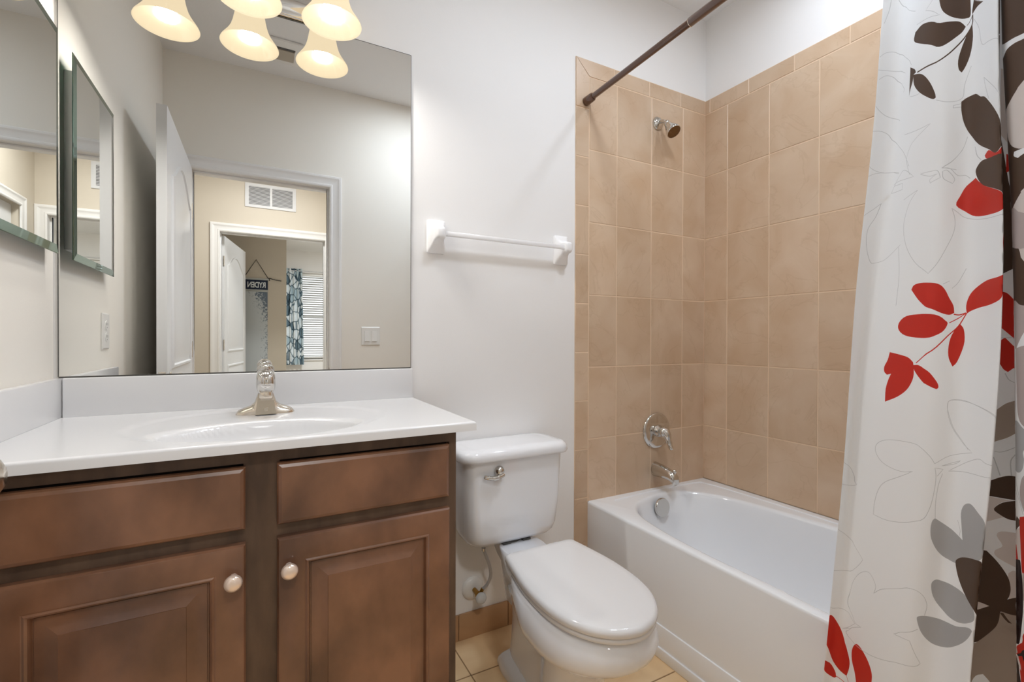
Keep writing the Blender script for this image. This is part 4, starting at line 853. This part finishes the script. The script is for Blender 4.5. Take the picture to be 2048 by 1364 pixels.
nz = nt.nodes.new('ShaderNodeTexNoise'); nz.inputs['Scale'].default_value = 55; nz.inputs['Detail'].default_value = 6; nt.links.new(geo.outputs['Position'], nz.inputs['Vector'])
mz = nt.nodes.new('ShaderNodeMapRange'); mz.inputs[1].default_value = 1.30; mz.inputs[2].default_value = 1.66; mz.inputs[3].default_value = -.10; mz.inputs[4].default_value = .22; nt.links.new(sx.outputs[2], mz.inputs[0])
mx_ = nt.nodes.new('ShaderNodeMapRange'); mx_.inputs[1].default_value = .38; mx_.inputs[2].default_value = .545; mx_.inputs[3].default_value = -.25; mx_.inputs[4].default_value = .12; nt.links.new(sx.outputs[0], mx_.inputs[0])
a1 = nt.nodes.new('ShaderNodeMath'); nt.links.new(nz.outputs[0], a1.inputs[0]); nt.links.new(mz.outputs[0], a1.inputs[1]); a2 = nt.nodes.new('ShaderNodeMath'); nt.links.new(a1.outputs[0], a2.inputs[0]); nt.links.new(mx_.outputs[0], a2.inputs[1])
rp = nt.nodes.new('ShaderNodeValToRGB'); rp.color_ramp.elements[0].position = .48; rp.color_ramp.elements[0].color = (*s2l((196,203,208)), 1); rp.color_ramp.elements[1].position = .66; rp.color_ramp.elements[1].color = (*s2l((104,118,134)), 1)
nt.links.new(a2.outputs[0], rp.inputs[0]); nt.links.new(rp.outputs[0], b.inputs['Base Color'])
t = thing('wall_poster', 'pale blue-grey winter tree poster hanging below the name banner', 'poster', (.43, BW, .55))
obj('poster_sheet', MB().box(.312, .5445, BW+.002, BW+.0045, .55, 1.655), pm, t)
obj('poster_rail', MB().box(.308, .549, BW+.001, BW+.012, 1.648, 1.660, .002), dowel_m, t)
cmx = bpy.data.materials.new('leaf_print_cloth'); cmx.use_nodes = True; nt = cmx.node_tree; b = nt.nodes['Principled BSDF']; b.inputs['Roughness'].default_value = .8
geo = nt.nodes.new('ShaderNodeNewGeometry'); mp = nt.nodes.new('ShaderNodeMapping'); mp.inputs['Scale'].default_value = (11, 3, 7); nt.links.new(geo.outputs['Position'], mp.inputs[0])
vo = nt.nodes.new('ShaderNodeTexVoronoi'); vo.feature = 'DISTANCE_TO_EDGE'; vo.inputs['Scale'].default_value = 1.0; nt.links.new(mp.outputs[0], vo.inputs['Vector'])
vo2 = nt.nodes.new('ShaderNodeTexVoronoi'); vo2.inputs['Scale'].default_value = 1.0; nt.links.new(mp.outputs[0], vo2.inputs['Vector'])
rp = nt.nodes.new('ShaderNodeValToRGB'); rp.color_ramp.elements[0].position = .02; rp.color_ramp.elements[0].color = (*s2l((96,118,130)), 1); rp.color_ramp.elements[1].position = .09; rp.color_ramp.elements[1].color = (1,1,1,1)
nt.links.new(vo.outputs['Distance'], rp.inputs[0])
rp2 = nt.nodes.new('ShaderNodeValToRGB'); rp2.color_ramp.interpolation = 'CONSTANT'; rp2.color_ramp.elements[0].color = (*s2l((228,234,237)), 1); rp2.color_ramp.elements[1].position = .55; rp2.color_ramp.elements[1].color = (*s2l((190,206,213)), 1)
e3 = rp2.color_ramp.elements.new(.8); e3.color = (*s2l((118,140,152)), 1)
sc_ = nt.nodes.new('ShaderNodeSeparateColor'); nt.links.new(vo2.outputs['Color'], sc_.inputs[0]); nt.links.new(sc_.outputs[0], rp2.inputs[0])
mm = nt.nodes.new('ShaderNodeMix'); mm.data_type = 'RGBA'; mm.blend_type = 'MULTIPLY'; mm.inputs['Factor'].default_value = 1; nt.links.new(rp2.outputs[0], mm.inputs[6]); nt.links.new(rp.outputs[0], mm.inputs[7]); nt.links.new(mm.outputs[2], b.inputs['Base Color'])
t = thing('window_curtain', 'grey and white leaf-print curtain beside the bedroom window blind', 'curtain', (1.02, WY+.12, .62))
nxx = 90; R = []
for z in (2.355, 2.33, 2.30, 2.0, 1.6, 1.2, .9, .63):
    fl = 1+.10*(2.3-z)/1.6; R.append([(.87+(1.145-.87)*fl*i/nxx, WY+.125+.032*math.sin(2*PI*i/nxx*4.5)*(.75 if z > 2.29 else 1), z+.004*math.sin(i)) for i in range(nxx+1)])
obj('curtain_cloth', MB().loft(R, False, False, closed=False), cmx, t, smooth=180)
t = thing('window_curtain_rod', 'thin grey rod carrying the bedroom curtain', 'curtain rod', (1.45, WY+.12, 2.30))
obj('rod', MB().tube([(.84, WY+.125, 2.318),(2.1, WY+.125, 2.318)], .009, 12), vent_m, t)
for x in (.86, 2.08): obj('bracket', MB().box(x-.008, x+.008, WY, WY+.12, 2.300, 2.312), vent_m, t)
t = thing('window_blind', 'white horizontal slat blind lit from behind in the bedroom window', 'blind', (1.48, WY-.03, .74))
obj('headrail', MB().box(WX0+.005, WX1-.005, WY-.055, WY-.005, 2.245, 2.298, .003), plastic, t)
z = 2.225; k = 0
slat = mat('blind_slat', (236,238,238), .5)
while z > .775:
    obj('slat', MB().loft([[(x, WY-.052, z-.010), (x, WY-.030, z+.001), (x, WY-.008, z+.008), (x, WY-.008, z+.0105), (x, WY-.030, z+.0035), (x, WY-.052, z-.0075)] for x in (WX0+.008, WX1-.008)]), slat, t, smooth=0); z -= .041
obj('bottom_rail', MB().box(WX0+.008, WX1-.008, WY-.045, WY-.015, .742, .760, .003), plastic, t)
for x in (1.15, 1.48, 1.80): obj('ladder_cord', MB().tube([(x, WY-.030, .76),(x, WY-.030, 2.25)], .0012, 6), plastic, t)
